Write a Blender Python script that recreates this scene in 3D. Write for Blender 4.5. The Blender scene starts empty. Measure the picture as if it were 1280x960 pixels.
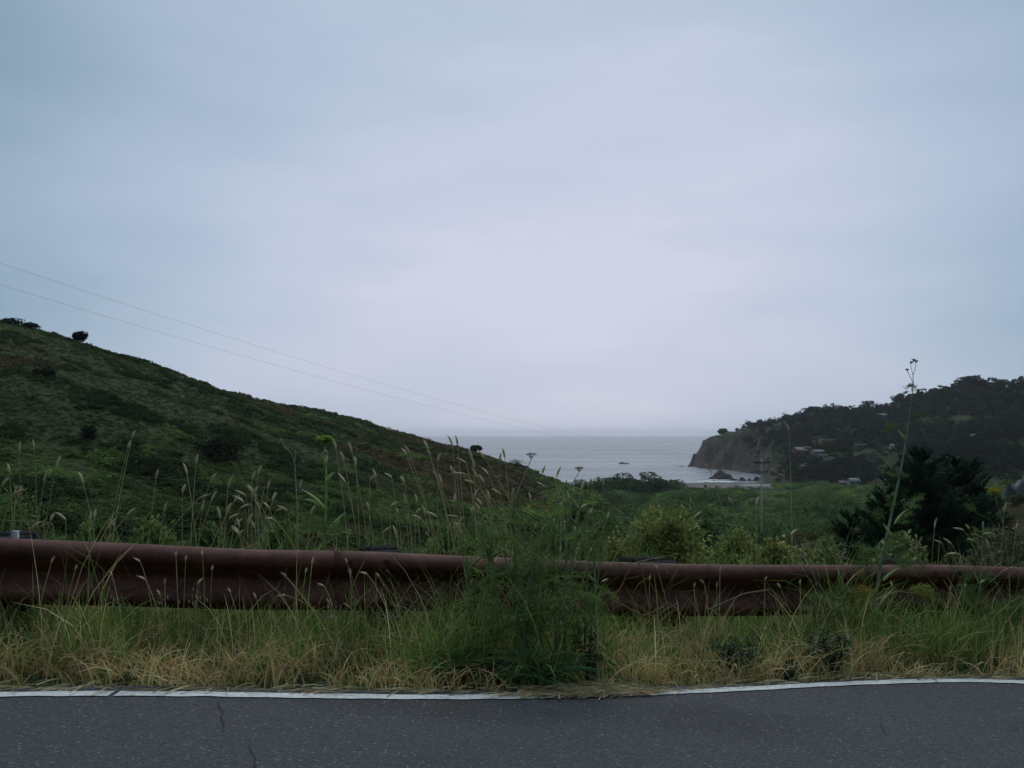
import bpy, math
import numpy as np
from mathutils import Vector

R = math.radians
rng = np.random.default_rng(11)
sc = bpy.context.scene
COL = sc.collection

# ------------------------------------------------------------------ camera
F, CX, HY, CAMZ = 1150.0, 640.0, 543.0, 1.15      # focal length (px of the 1280 photo), horizon row, eye height
cam_d = bpy.data.cameras.new("camera"); cam = bpy.data.objects.new("camera", cam_d); COL.objects.link(cam)
cam.location = (0, 0, CAMZ); cam.rotation_euler = (R(90), 0, 0)
cam_d.sensor_width = 36; cam_d.lens = 36 * F / 1280
cam_d.shift_y = (HY - 480) / 1280
cam_d.clip_start = 0.05; cam_d.clip_end = 80000
sc.camera = cam

# ------------------------------------------------------------------ world: overcast sky
SUN_EL = 52
wd = bpy.data.worlds.new("World"); sc.world = wd; wd.use_nodes = True
nt = wd.node_tree; nt.nodes.clear()
def wn(t, **k):
    n = nt.nodes.new(t)
    for a, b in k.items(): setattr(n, a, b)
    return n
out = wn('ShaderNodeOutputWorld'); bg = wn('ShaderNodeBackground'); bg.inputs[1].default_value = 0.10
nt.links.new(bg.outputs[0], out.inputs[0])
sky = wn('ShaderNodeTexSky'); sky.sky_type = 'NISHITA'; sky.sun_disc = False
sky.sun_elevation = R(SUN_EL); sky.sun_rotation = R(4); sky.air_density = 1.0; sky.dust_density = 3.0
tc = wn('ShaderNodeTexCoord')
dot = wn('ShaderNodeVectorMath', operation='DOT_PRODUCT')
g = Vector((0.05, 1, 0.13)).normalized(); dot.inputs[1].default_value = g
nrm = wn('ShaderNodeVectorMath', operation='NORMALIZE')
nt.links.new(tc.outputs['Generated'], nrm.inputs[0]); nt.links.new(nrm.outputs[0], dot.inputs[0])
# soft layered cloud mottling, wider than it is tall
mp = wn('ShaderNodeMapping'); mp.inputs['Scale'].default_value = (2.0, 2.0, 8.0)
nt.links.new(nrm.outputs[0], mp.inputs[0])
nz = wn('ShaderNodeTexNoise'); nz.inputs['Scale'].default_value = 1.3; nz.inputs['Detail'].default_value = 5; nz.inputs['Roughness'].default_value = 0.5
nt.links.new(mp.outputs[0], nz.inputs['Vector'])
ma = wn('ShaderNodeMath', operation='MULTIPLY_ADD'); ma.inputs[1].default_value = 0.135; ma.inputs[2].default_value = -0.0675
nt.links.new(nz.outputs[0], ma.inputs[0])
ad = wn('ShaderNodeMath', operation='ADD'); nt.links.new(dot.outputs['Value'], ad.inputs[0]); nt.links.new(ma.outputs[0], ad.inputs[1])
rp = wn('ShaderNodeValToRGB'); rp.color_ramp.interpolation = 'B_SPLINE'
cr = rp.color_ramp
cr.elements[0].position = 0.0; cr.elements[0].color = (0.26, 0.36, 0.45, 1)
cr.elements[1].position = 1.0; cr.elements[1].color = (0.64, 0.665, 0.80, 1)
for p, c in ((0.79, (0.19, 0.31, 0.41, 1)), (0.87, (0.32, 0.43, 0.565, 1)), (0.938, (0.455, 0.55, 0.69, 1)), (0.98, (0.575, 0.615, 0.76, 1))):
    e = cr.elements.new(p); e.color = c
nt.links.new(ad.outputs[0], rp.inputs[0])
# (the ramp runs over the front half of the sky)
sc10 = wn('ShaderNodeVectorMath', operation='SCALE'); sc10.inputs['Scale'].default_value = 10.0
nt.links.new(rp.outputs[0], sc10.inputs[0])
mx = wn('ShaderNodeMix', data_type='RGBA'); mx.inputs[0].default_value = 0.93
nt.links.new(sky.outputs[0], mx.inputs[6]); nt.links.new(sc10.outputs[0], mx.inputs[7])
nt.links.new(mx.outputs[2], bg.inputs[0])

# ------------------------------------------------------------------ sun behind the cloud
sd = bpy.data.lights.new("sun", 'SUN'); sd.energy = 1.25; sd.angle = R(40); sd.color = (1.0, 0.98, 0.95)
so = bpy.data.objects.new("sun", sd); COL.objects.link(so)
to_sun = Vector((math.sin(R(4)) * math.cos(R(SUN_EL)), math.cos(R(4)) * math.cos(R(SUN_EL)), math.sin(R(SUN_EL))))
so.rotation_euler = (-to_sun).to_track_quat('-Z', 'Y').to_euler(); so.location = (0, 20, 60)

vs = sc.view_settings
sc.display_settings.display_device = 'sRGB'; vs.view_transform = 'Standard'; vs.look = 'None'
vs.exposure = 0.0; vs.gamma = 1.0; vs.use_curve_mapping = False
sc.render.engine = 'CYCLES'
cy = sc.cycles
cy.use_denoising = True
try: cy.denoiser = 'OPENIMAGEDENOISE'
except Exception: pass
cy.max_bounces = 5; cy.diffuse_bounces = 3; cy.glossy_bounces = 3; cy.transmission_bounces = 3; cy.volume_bounces = 2
cy.caustics_reflective = False; cy.caustics_refractive = False

# ------------------------------------------------------------------ helpers
def at(px, py, Y):
    return np.array([(px - CX) / F * Y, Y, CAMZ - (py - HY) / F * Y])

def fbm(x, y, wl, seed, octv=4, gain=0.55):
    r = np.random.default_rng(seed); s = np.zeros_like(np.asarray(x, float)); a = 1.0; tot = 0
    for o in range(octv):
        for k in range(5):
            th = r.uniform(0, 2 * math.pi); w = wl * r.uniform(0.7, 1.4) / 2 ** o
            s = s + a * np.sin((x * math.cos(th) + y * math.sin(th)) * 2 * math.pi / w + r.uniform(0, 6.28))
        tot += a * 1.6; a *= gain
    return s / tot

class MB:
    """collects vertices, faces and a tint per vertex for ONE mesh object"""
    def __init__(s): s.V = []; s.F = []; s.C = []; s.n = 0
    def add(s, V, Fc, tint=(1, 1, 1)):
        V = np.asarray(V, float).reshape(-1, 3); t = np.asarray(tint, float)
        if t.ndim == 1: t = np.tile(t, (len(V), 1))
        s.V.append(V); s.C.append(t); s.F.append(np.asarray(Fc, int) + s.n); s.n += len(V)
    def tube(s, pts, rad, sides=6, tint=(1, 1, 1), cap=True):
        P = np.asarray(pts, float); n = len(P); rad = np.broadcast_to(np.asarray(rad, float), (n,))
        T = np.gradient(P, axis=0); T /= np.linalg.norm(T, axis=1)[:, None] + 1e-12
        ref = np.array([0, 0, 1.0]) if abs(T[0][2]) < 0.9 else np.array([0, 1.0, 0])
        A = np.cross(T, ref); A /= np.linalg.norm(A, axis=1)[:, None] + 1e-12; B = np.cross(T, A)
        th = np.arange(sides) * 2 * math.pi / sides
        V = P[:, None] + rad[:, None, None] * (np.cos(th)[None, :, None] * A[:, None] + np.sin(th)[None, :, None] * B[:, None])
        i = np.arange(n - 1)[:, None] * sides; j = np.arange(sides)[None]; k = (j + 1) % sides
        Q = np.stack([i + j, i + k, i + sides + k, i + sides + j], -1).reshape(-1, 4)
        s.add(V, Q, tint)
        if cap and sides >= 4:
            base = s.n - n * sides
            for off in (0, (n - 1) * sides):
                c = list(range(base + off, base + off + sides))
                for a in range(1, sides - 2 + 1, 2):
                    f = [c[0], c[a], c[a + 1], c[min(a + 2, sides - 1)]]
                    if len(set(f)) == 4: s.F.append(np.array([f]))
                    elif len(set(f)) == 3: s.F.append(np.array([f[:3] + [f[0]]]) * 0 + np.array([[f[0], f[1], f[2], -1]]))
    def box(s, c, size, rz=0.0, tint=(1, 1, 1), taper=1.0, basis=None):
        x, y, z = np.asarray(size) / 2.0
        V = np.array([[-x, -y, -z], [x, -y, -z], [x, y, -z], [-x, y, -z], [-x * taper, -y * taper, z], [x * taper, -y * taper, z], [x * taper, y * taper, z], [-x * taper, y * taper, z]])
        if basis is not None: V = V @ np.asarray(basis)
        elif rz:
            cz, sz = math.cos(rz), math.sin(rz); V = V @ np.array([[cz, sz, 0], [-sz, cz, 0], [0, 0, 1]])
        s.add(V + np.asarray(c), [[0, 3, 2, 1], [4, 5, 6, 7], [0, 1, 5, 4], [1, 2, 6, 5], [2, 3, 7, 6], [3, 0, 4, 7]], tint)
    def build(s, name, mat, parent=None, origin=None, smooth=False):
        V = np.concatenate(s.V); C = np.concatenate(s.C)
        o = np.zeros(3)
        if parent is not None: o = np.array(world_loc(parent))
        elif origin is not None: o = np.asarray(origin, float)
        V = V - o
        me = bpy.data.meshes.new(name)
        Fs = []
        for f in s.F:
            if f.shape[1] == 3: f = np.concatenate([f, np.full((len(f), 1), -1)], 1)
            Fs.append(f)
        Fa = np.concatenate(Fs)
        tri = Fa[:, 3] < 0
        ln = np.where(tri, 3, 4); st = np.concatenate([[0], np.cumsum(ln)[:-1]])
        loops = Fa.reshape(-1); loops = loops[loops >= 0]
        me.vertices.add(len(V)); me.vertices.foreach_set('co', V.astype(np.float32).ravel())
        me.loops.add(len(loops)); me.loops.foreach_set('vertex_index', loops.astype(np.int32))
        me.polygons.add(len(Fa)); me.polygons.foreach_set('loop_start', st.astype(np.int32))
        try: me.polygons.foreach_set('loop_total', ln.astype(np.int32))
        except Exception: pass
        if smooth: me.polygons.foreach_set('use_smooth', np.ones(len(Fa), bool))
        at_ = me.color_attributes.new('tint', 'FLOAT_COLOR', 'POINT')
        at_.data.foreach_set('color', np.concatenate([C, np.ones((len(C), 1))], 1).astype(np.float32).ravel())
        me.update(calc_edges=True); me.validate()
        me.materials.append(mat)
        ob = bpy.data.objects.new(name, me); COL.objects.link(ob)
        if parent is not None: ob.parent = parent
        else: ob.location = o
        return ob

def world_loc(o):
    l = Vector(o.location)
    while o.parent is not None:
        o = o.parent; l = l + Vector(o.location)
    return l

def empty(name, loc):
    o = bpy.data.objects.new(name, None); COL.objects.link(o); o.location = [float(v) for v in loc]; o.empty_display_size = 0.2
    return o
def tag(o, label=None, cat=None, group=None, kind=None):
    if label: o['label'] = label
    if cat: o['category'] = cat
    if group: o['group'] = group
    if kind: o['kind'] = kind
    return o
def part(mb, name, mat, parent, smooth=False):
    return mb.build(name, mat, parent, smooth=smooth)

# ---- vectorised foliage pieces
def unit(v): return v / (np.linalg.norm(v, axis=-1, keepdims=True) + 1e-12)
def leaf_quads(C, D, L, Wd, r, roll=None):
    """diamond leaves: centre C, direction D, length L, width Wd"""
    n = len(C); D = unit(D); rn = unit(r.normal(size=(n, 3))) if roll is None else unit(roll + r.normal(size=(n, 3)) * .35); S = unit(np.cross(D, rn)); N = np.cross(S, D)
    L = np.broadcast_to(L, (n,))[:, None]; Wd = np.broadcast_to(Wd, (n,))[:, None]
    V = np.stack([C - D * L * .5, C + S * Wd * .5 + N * Wd * .12, C + D * L * .5, C - S * Wd * .5 + N * Wd * .12], 1)
    Fc = np.arange(n * 4).reshape(n, 4)
    return V.reshape(-1, 3), Fc
def ribbons(P, Wd, r, taper=True):
    """P (n,m,3) centre lines -> flat ribbons"""
    n, m, _ = P.shape
    T = unit(np.gradient(P, axis=1)); rn = unit(r.normal(size=(n, 1, 3))); S = unit(np.cross(T, rn))
    Wd = np.broadcast_to(np.asarray(Wd, float), (n,))[:, None, None]
    prof = (1 - (np.linspace(0, 1, m) ** 2) * 0.9) if taper else np.ones(m)
    off = S * Wd * .5 * prof[None, :, None]
    V = np.stack([P - off, P + off], 2).reshape(-1, 3)
    b = (np.arange(n) * m * 2)[:, None] + (np.arange(m - 1) * 2)[None]
    Fc = np.stack([b, b + 1, b + 3, b + 2], -1).reshape(-1, 4)
    return V, Fc
def blades(root, height, lean, az, width, r, m=5, droop=0.25):
    """curved grass blades"""
    n = len(root); t = np.linspace(0, 1, m)[None, :]
    height = np.broadcast_to(height, (n,))[:, None]; lean = np.broadcast_to(lean, (n,))[:, None]; dr = np.broadcast_to(droop, (n,))[:, None]
    hor = height * lean * t ** 1.7
    zz = height * (t - dr * lean * t ** 3)
    P = np.stack([root[:, 0:1] + hor * np.cos(az)[:, None], root[:, 1:2] + hor * np.sin(az)[:, None], root[:, 2:3] + zz], -1)
    return ribbons(P, width, r), P
def rep(t, k): return np.repeat(t, k, axis=0)
def jit(base, n, r, amt=0.25):
    b = np.broadcast_to(np.asarray(base, float), (n, 3)); f = r.uniform(1 - amt, 1 + amt, (n, 1)); h = r.uniform(1 - amt * .4, 1 + amt * .4, (n, 3))
    return b * f * h
def dome_leaves(n, rad, hgt, leaf, r, lumps=7, fill=0.35):
    """leaf quads over a lumpy dome standing on the origin"""
    lc = unit(r.normal(size=(lumps, 3))); lc[:, 2] = np.abs(lc[:, 2])
    cen = lc * r.uniform(.25, .6, (lumps, 1)); lr = r.uniform(.38, .62, lumps)
    k = r.integers(0, lumps, n); d = unit(r.normal(size=(n, 3))); d[:, 2] = np.where(r.random(n) < .75, np.abs(d[:, 2]), d[:, 2])
    rr = lr[k] * (1 - fill * r.random(n) ** 2)
    P = cen[k] + d * rr[:, None]
    P[:, 2] = np.maximum(P[:, 2], 0.0)
    C = P * np.array([rad, rad, hgt])
    nrm_ = unit(d + [0, 0, .15] + r.normal(size=(n, 3)) * .25); D = unit(np.cross(nrm_, r.normal(size=(n, 3))) + nrm_ * r.uniform(-.1, .5, (n, 1)))
    s = leaf * r.uniform(.6, 1.3, n)
    return leaf_quads(C, D, s, s * .75, r, nrm_)

# ------------------------------------------------------------------ materials
def new_mat(name):
    m = bpy.data.materials.new(name); m.use_nodes = True
    n = m.node_tree.nodes; p = n['Principled BSDF']
    return m, m.node_tree, p
def nd(t, typ, **k):
    n = t.nodes.new(typ)
    for a, b in k.items(): setattr(n, a, b)
    return n
def noise(t, scale, detail=4, rough=.55, vec=None):
    n = nd(t, 'ShaderNodeTexNoise'); n.inputs['Scale'].default_value = scale; n.inputs['Detail'].default_value = detail; n.inputs['Roughness'].default_value = rough
    if vec is not None: t.links.new(vec, n.inputs['Vector'])
    return n
def ramp(t, fac, stops):
    n = nd(t, 'ShaderNodeValToRGB'); c = n.color_ramp
    while len(c.elements) < len(stops): c.elements.new(.5)
    for e, (p, col) in zip(c.elements, stops):
        e.position = p; e.color = (*col, 1) if len(col) == 3 else col
    t.links.new(fac, n.inputs[0]); return n
def mixc(t, fac, a, b, mode='MIX'):
    n = nd(t, 'ShaderNodeMix', data_type='RGBA', blend_type=mode)
    for sock, v in ((0, fac), (6, a), (7, b)):
        if isinstance(v, (int, float)): n.inputs[sock].default_value = v
        elif isinstance(v, tuple): n.inputs[sock].default_value = (*v, 1)
        else: t.links.new(v, n.inputs[sock])
    return n.outputs[2]
def bump(t, p, h, strength, dist):
    b = nd(t, 'ShaderNodeBump'); b.inputs['Strength'].default_value = strength; b.inputs['Distance'].default_value = dist
    t.links.new(h, b.inputs['Height']); t.links.new(b.outputs[0], p.inputs['Normal'])

def tint_mat(name, rough=.6, transl=.25, nscale=6.0, namt=.35, spec=.25):
    m, t, p = new_mat(name)
    a = nd(t, 'ShaderNodeAttribute'); a.attribute_name = 'tint'
    tc_ = nd(t, 'ShaderNodeTexCoord'); nz_ = noise(t, nscale, 3, vec=tc_.outputs['Object'])
    r_ = ramp(t, nz_.outputs[0], [(.3, (1 - namt,) * 3), (.7, (1 + namt,) * 3)])
    c = mixc(t, 1.0, a.outputs['Color'], r_.outputs[0], 'MULTIPLY')
    t.links.new(c, p.inputs['Base Color']); p.inputs['Roughness'].default_value = rough
    p.inputs['Specular IOR Level'].default_value = spec
    if transl > 0:
        tr = nd(t, 'ShaderNodeBsdfTranslucent'); t.links.new(c, tr.inputs[0])
        ms = nd(t, 'ShaderNodeMixShader'); ms.inputs[0].default_value = transl
        o = t.nodes['Material Output']; t.links.new(p.outputs[0], ms.inputs[1]); t.links.new(tr.outputs[0], ms.inputs[2]); t.links.new(ms.outputs[0], o.inputs[0])
    return m
M_leaf = tint_mat('leaf'); M_far = tint_mat('far_foliage', .95, .35, .08, .3, .02)
M_grass = tint_mat('grass_blade', .7, .3, 3.0, .25); M_stem = tint_mat('plant_stem', .55, 0, 25, .3)
M_bark = tint_mat('bark', .9, 0, 12, .5, .1)
M_plain = tint_mat('painted_wall', .8, 0, .6, .15, .2)

def m_asphalt():
    m, t, p = new_mat('asphalt'); tc_ = nd(t, 'ShaderNodeTexCoord'); v = tc_.outputs['Object']
    big = noise(t, .8, 4, vec=v); fine = noise(t, 60, 5, .8, v)
    vor = nd(t, 'ShaderNodeTexVoronoi'); vor.inputs['Scale'].default_value = 85; t.links.new(v, vor.inputs['Vector'])
    mpt = nd(t, 'ShaderNodeMapping'); mpt.inputs['Scale'].default_value = (.12, 1.1, 1); t.links.new(v, mpt.inputs[0])
    trk = noise(t, 1.0, 3, .5, mpt.outputs[0]); sm = nd(t, 'ShaderNodeMath', operation='ADD'); t.links.new(big.outputs[0], sm.inputs[0]); t.links.new(trk.outputs[0], sm.inputs[1])
    base = ramp(t, sm.outputs[0], [(.35, (.026, .030, .034)), (.65, (.049, .054, .060))])
    base.color_ramp.elements[0].position = .75; base.color_ramp.elements[1].position = 1.25 if False else 1.0
    c1 = mixc(t, .8, base.outputs[0], ramp(t, fine.outputs[0], [(.36, (.45,) * 3), (.66, (1.7,) * 3)]).outputs[0], 'MULTIPLY')
    # pale aggregate: some stones only
    hsv = nd(t, 'ShaderNodeSeparateColor'); t.links.new(vor.outputs['Color'], hsv.inputs[0])
    gt = nd(t, 'ShaderNodeMath', operation='GREATER_THAN'); gt.inputs[1].default_value = .90; t.links.new(hsv.outputs[0], gt.inputs[0])
    lt = nd(t, 'ShaderNodeMath', operation='LESS_THAN'); lt.inputs[1].default_value = .42; t.links.new(vor.outputs['Distance'], lt.inputs[0])
    mu = nd(t, 'ShaderNodeMath', operation='MULTIPLY'); t.links.new(gt.outputs[0], mu.inputs[0]); t.links.new(lt.outputs[0], mu.inputs[1])
    st = mixc(t, hsv.outputs[1], (.08, .08, .083), (.20, .195, .19))
    c2 = mixc(t, mu.outputs[0], c1, st)
    t.links.new(c2, p.inputs['Base Color']); p.inputs['Roughness'].default_value = .85; p.inputs['Specular IOR Level'].default_value = .3
    bump(t, p, vor.outputs['Distance'], .55, .006); return m
def m_paint():
    m, t, p = new_mat('road_paint'); tc_ = nd(t, 'ShaderNodeTexCoord'); v = tc_.outputs['Object']
    a = noise(t, 45, 5, .7, v); b = noise(t, 3, 3, .6, v)
    ad_ = nd(t, 'ShaderNodeMath', operation='MULTIPLY_ADD'); ad_.inputs[1].default_value = .5; t.links.new(b.outputs[0], ad_.inputs[0]); t.links.new(a.outputs[0], ad_.inputs[2])
    r_ = ramp(t, ad_.outputs[0], [(.48, (.06, .06, .065)), (.60, (.42, .44, .45)), (.85, (.66, .68, .69))])
    t.links.new(r_.outputs[0], p.inputs['Base Color']); p.inputs['Roughness'].default_value = .75; return m
def m_rust():
    m, t, p = new_mat('rusted_steel'); tc_ = nd(t, 'ShaderNodeTexCoord'); v = tc_.outputs['Object']
    mp_ = nd(t, 'ShaderNodeMapping'); mp_.inputs['Scale'].default_value = (1, 1, 3); t.links.new(v, mp_.inputs[0])
    a = noise(t, 3.5, 6, .65, mp_.outputs[0]); b = noise(t, 70, 4, .7, v)
    r_ = ramp(t, a.outputs[0], [(.28, (.064, .027, .024)), (.5, (.112, .045, .037)), (.74, (.18, .084, .063))])
    c = mixc(t, .6, r_.outputs[0], ramp(t, b.outputs[0], [(.3, (.6,) * 3), (.7, (1.35,) * 3)]).outputs[0], 'MULTIPLY')
    # vertical run-off streaks
    mp2 = nd(t, 'ShaderNodeMapping'); mp2.inputs['Scale'].default_value = (14, 14, .8); t.links.new(v, mp2.inputs[0])
    s_ = noise(t, 1.0, 4, .6, mp2.outputs[0])
    c = mixc(t, .55, c, ramp(t, s_.outputs[0], [(.35, (.6, .57, .57)), (.62, (1.2,) * 3)]).outputs[0], 'MULTIPLY')
    t.links.new(c, p.inputs['Base Color']); p.inputs['Roughness'].default_value = .7; p.inputs['Metallic'].default_value = 0.0
    p.inputs['Specular IOR Level'].default_value = .15
    bump(t, p, b.outputs[0], .5, .003); return m
def m_rock(name, cols, scale):
    m, t, p = new_mat(name); tc_ = nd(t, 'ShaderNodeTexCoord'); v = tc_.outputs['Object']
    a = noise(t, scale, 6, .65, v); vo = nd(t, 'ShaderNodeTexVoronoi'); vo.inputs['Scale'].default_value = scale * 2; t.links.new(v, vo.inputs['Vector'])
    r_ = ramp(t, a.outputs[0], [(.3, cols[0]), (.5, cols[1]), (.7, cols[2])])
    t.links.new(r_.outputs[0], p.inputs['Base Color']); p.inputs['Roughness'].default_value = .9
    bump(t, p, a.outputs[0], .8, .3 / scale); return m
def m_wood():
    m, t, p = new_mat('weathered_wood'); tc_ = nd(t, 'ShaderNodeTexCoord'); v = tc_.outputs['Object']
    mp_ = nd(t, 'ShaderNodeMapping'); mp_.inputs['Scale'].default_value = (40, 40, 3); t.links.new(v, mp_.inputs[0])
    a = noise(t, 1, 5, .6, mp_.outputs[0])
    r_ = ramp(t, a.outputs[0], [(.3, (.010, .010, .010)), (.55, (.024, .023, .023)), (.78, (.06, .058, .058))])
    t.links.new(r_.outputs[0], p.inputs['Base Color']); p.inputs['Roughness'].default_value = 1.0; p.inputs['Specular IOR Level'].default_value = .03; bump(t, p, a.outputs[0], .5, .004); return m
def m_metal():
    m, t, p = new_mat('galvanised_steel'); a = noise(t, 20, 4)
    r_ = ramp(t, a.outputs[0], [(.3, (.16, .18, .20)), (.7, (.27, .29, .32))]); t.links.new(r_.outputs[0], p.inputs['Base Color']); p.inputs['Roughness'].default_value = .6; p.inputs['Metallic'].default_value = .2; return m
def m_terrain():
    m, t, p = new_mat('hill_ground'); geo = nd(t, 'ShaderNodeNewGeometry'); v = geo.outputs['Position']
    a = noise(t, .035, 6, .6, v); b = noise(t, .5, 5, .6, v)
    g1 = ramp(t, b.outputs[0], [(.3, (.020, .032, .012)), (.5, (.036, .052, .019)), (.7, (.055, .06, .026))])
    br = ramp(t, b.outputs[0], [(.3, (.034, .026, .016)), (.55, (.062, .044, .027)), (.75, (.10, .075, .045))])
    ab = nd(t, 'ShaderNodeAttribute'); ab.attribute_name = 'tint'
    sp = nd(t, 'ShaderNodeSeparateColor'); t.links.new(ab.outputs['Color'], sp.inputs[0])
    ad_ = nd(t, 'ShaderNodeMath', operation='ADD'); t.links.new(a.outputs[0], ad_.inputs[0]); t.links.new(sp.outputs[0], ad_.inputs[1])
    f = ramp(t, ad_.outputs[0], [(.48, (0,) * 3), (.68, (1,) * 3)])
    c = mixc(t, f.outputs[0], g1.outputs[0], br.outputs[0])
    # bare rock and earth on the steep sea cliff (per-place mask in tint.g)
    rk = noise(t, .07, 7, .7, v); rr = ramp(t, rk.outputs[0], [(.3, (.028, .026, .024)), (.5, (.072, .060, .052)), (.72, (.15, .125, .10))])
    mk = nd(t, 'ShaderNodeMath', operation='MULTIPLY_ADD'); mk.inputs[1].default_value = 1.2; mk.inputs[2].default_value = -.6; t.links.new(rk.outputs[0], mk.inputs[0])
    m2 = nd(t, 'ShaderNodeMath', operation='ADD', use_clamp=True); t.links.new(sp.outputs[1], m2.inputs[0]); t.links.new(mk.outputs[0], m2.inputs[1])
    f2 = ramp(t, m2.outputs[0], [(.42, (0,) * 3), (.62, (1,) * 3)])
    c = mixc(t, f2.outputs[0], c, rr.outputs[0])
    t.links.new(c, p.inputs['Base Color']); p.inputs['Roughness'].default_value = .95; p.inputs['Specular IOR Level'].default_value = .1
    bump(t, p, b.outputs[0], .7, .6); return m
def m_sand():
    m, t, p = new_mat('beach_sand'); geo = nd(t, 'ShaderNodeNewGeometry'); a = noise(t, .12, 5, .6, geo.outputs['Position'])
    r_ = ramp(t, a.outputs[0], [(.3, (.075, .062, .055)), (.7, (.115, .097, .087))]); t.links.new(r_.outputs[0], p.inputs['Base Color']); p.inputs['Roughness'].default_value = .9; return m
def m_water():
    m, t, p = new_mat('sea_water'); geo = nd(t, 'ShaderNodeNewGeometry'); v = geo.outputs['Position']
    mp_ = nd(t, 'ShaderNodeMapping'); mp_.inputs['Scale'].default_value = (.05, .12, 1); mp_.inputs['Rotation'].default_value = (0, 0, R(8)); t.links.new(v, mp_.inputs[0])
    a = noise(t, 1.0, 6, .62, mp_.outputs[0])
    mp2 = nd(t, 'ShaderNodeMapping'); mp2.inputs['Scale'].default_value = (.0025, .009, 1); t.links.new(v, mp2.inputs[0])
    b = noise(t, 1.0, 5, .6, mp2.outputs[0])
    c = ramp(t, b.outputs[0], [(.3, (.075, .110, .138)), (.7, (.10, .14, .168))])
    t.links.new(c.outputs[0], p.inputs['Base Color'])
    ro = ramp(t, b.outputs[0], [(.35, (.22,) * 3), (.65, (.42,) * 3)]); t.links.new(ro.outputs[0], p.inputs['Roughness'])
    p.inputs['IOR'].default_value = 1.33
    bump(t, p, a.outputs[0], 1.0, 1.6); return m
def m_foam():
    m, t, p = new_mat('sea_foam'); geo = nd(t, 'ShaderNodeNewGeometry'); a = noise(t, .35, 5, .7, geo.outputs['Position'])
    r_ = ramp(t, a.outputs[0], [(.32, (.45, .49, .52)), (.55, (.66, .69, .72))]); t.links.new(r_.outputs[0], p.inputs['Base Color']); p.inputs['Roughness'].default_value = .8; return m
def flat(name, c, rough=.7, metal=0):
    m, t, p = new_mat(name); a = noise(t, 4, 4); r_ = ramp(t, a.outputs[0], [(.3, tuple(x * .8 for x in c)), (.7, tuple(x * 1.15 for x in c))])
    t.links.new(r_.outputs[0], p.inputs['Base Color']); p.inputs['Roughness'].default_value = rough; p.inputs['Metallic'].default_value = metal; return m
M_asphalt, M_paint, M_rust, M_wood, M_metal = m_asphalt(), m_paint(), m_rust(), m_wood(), m_metal()
M_terrain, M_sand, M_water, M_foam = m_terrain(), m_sand(), m_water(), m_foam()
M_rockdark = m_rock('sea_rock', [(.03, .028, .027), (.06, .052, .047), (.11, .095, .08)], .25)
M_rockpale = m_rock('pale_rock', [(.08, .085, .09), (.16, .16, .16), (.28, .27, .26)], .8)
M_wire = flat('cable', (.05, .05, .055)); M_pole = flat('pole_wood', (.36, .34, .31), .9); M_ins = flat('insulator', (.035, .03, .03), .3)
M_crack = flat('road_crack', (.008, .008, .009), .95)

# ------------------------------------------------------------------ the lie of the land (heights relative to the eye)
SEA = -40.0
def rz(x): return -0.065 * 12 * np.tanh(np.asarray(x, float) / 12)
_lp = np.array([[0, 869], [160, 868], [320, 869.5], [480, 871], [600, 872], [700, 871.5], [800, 868], [900, 862.5], [1000, 857.5], [1100, 853.5], [1200, 852], [1280, 853]], float)
_pf = np.polyfit((_lp[:, 0] - 640) / 640, _lp[:, 1], 5)
ex, ey = [], []
for px_ in np.linspace(0, 1280, 65):
    py_ = np.polyval(_pf, (px_ - 640) / 640); Y = 4.0
    for _ in range(40):
        zr = float(rz((px_ - CX) / F * Y)); Y = (CAMZ - zr) * F / (py_ - HY)
    ex.append((px_ - CX) / F * Y); ey.append(Y)
ex, ey = np.array(ex), np.array(ey)
sl0 = (ey[6] - ey[0]) / (ex[6] - ex[0]); sl1 = (ey[-1] - ey[-14]) / (ex[-1] - ex[-14])
ex = np.concatenate([[-60], [-12], ex, [14], [60]]); ey = np.concatenate([[ey[0] + sl0 * (-60 - ex[2])], [ey[0] + sl0 * (-12 - ex[2])], ey, [ey[-1] + .24 * (14 - ex[-2 - 0 - 0 if False else -3])], [ey[-1] + .22 * (60 - ex[-3])]])
def edge(x): return np.interp(x, ex, ey)

def smax(a, b, k): return .5 * (a + b + np.sqrt((a - b) ** 2 + k * k))
def ridge(x, y, pts, fn):
    best = np.full(np.shape(x), -1e9)
    for A, B in zip(pts[:-1], pts[1:]):
        A, B = np.array(A, float), np.array(B, float); d = B[:2] - A[:2]
        t = np.clip(((x - A[0]) * d[0] + (y - A[1]) * d[1]) / (d @ d), 0, 1)
        dist = np.hypot(x - A[0] - t * d[0], y - A[1] - t * d[1])
        q = [A[i] + t * (B[i] - A[i]) for i in range(2, len(A))]
        best = np.maximum(best, fn(dist, *q))
    return best
def pz(px, py, Y): return ((px - CX) / F * Y, Y, -(py - HY) / F * Y)
HILL = [(-260, 60, 58, .40), (-170, 120, 36, .40), (*pz(-60, 398, 165), .38), (*pz(0, 421, 180), .36), (*pz(60, 440, 190), .36), (*pz(150, 472, 208), .36), (*pz(300, 499, 255), .37), (*pz(420, 524, 300), .38),
        (*pz(500, 545, 345), .40), (*pz(560, 561, 385), .40), (*pz(625, 587, 440), .40), (*pz(680, 609, 540), .40), (*pz(700, 617, 590), .4)]
HEAD = [(*pz(866, 572, 1160), 170, 2.2), (*pz(884, 562, 1150), 170, 2.0), (*pz(905, 551, 1130), 180, 1.9), (*pz(925, 547, 1115), 200, 1.8), (*pz(955, 541, 1090), 220, 1.7), (*pz(1060, 518, 1030), 330, 1.25), (*pz(1130, 516, 980), 350, 1.1),
        (*pz(1220, 488, 940), 340, 1.05), (*pz(1290, 490, 920), 330, 1.05), (760, 820, 62, 330, 1.0)]
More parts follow.
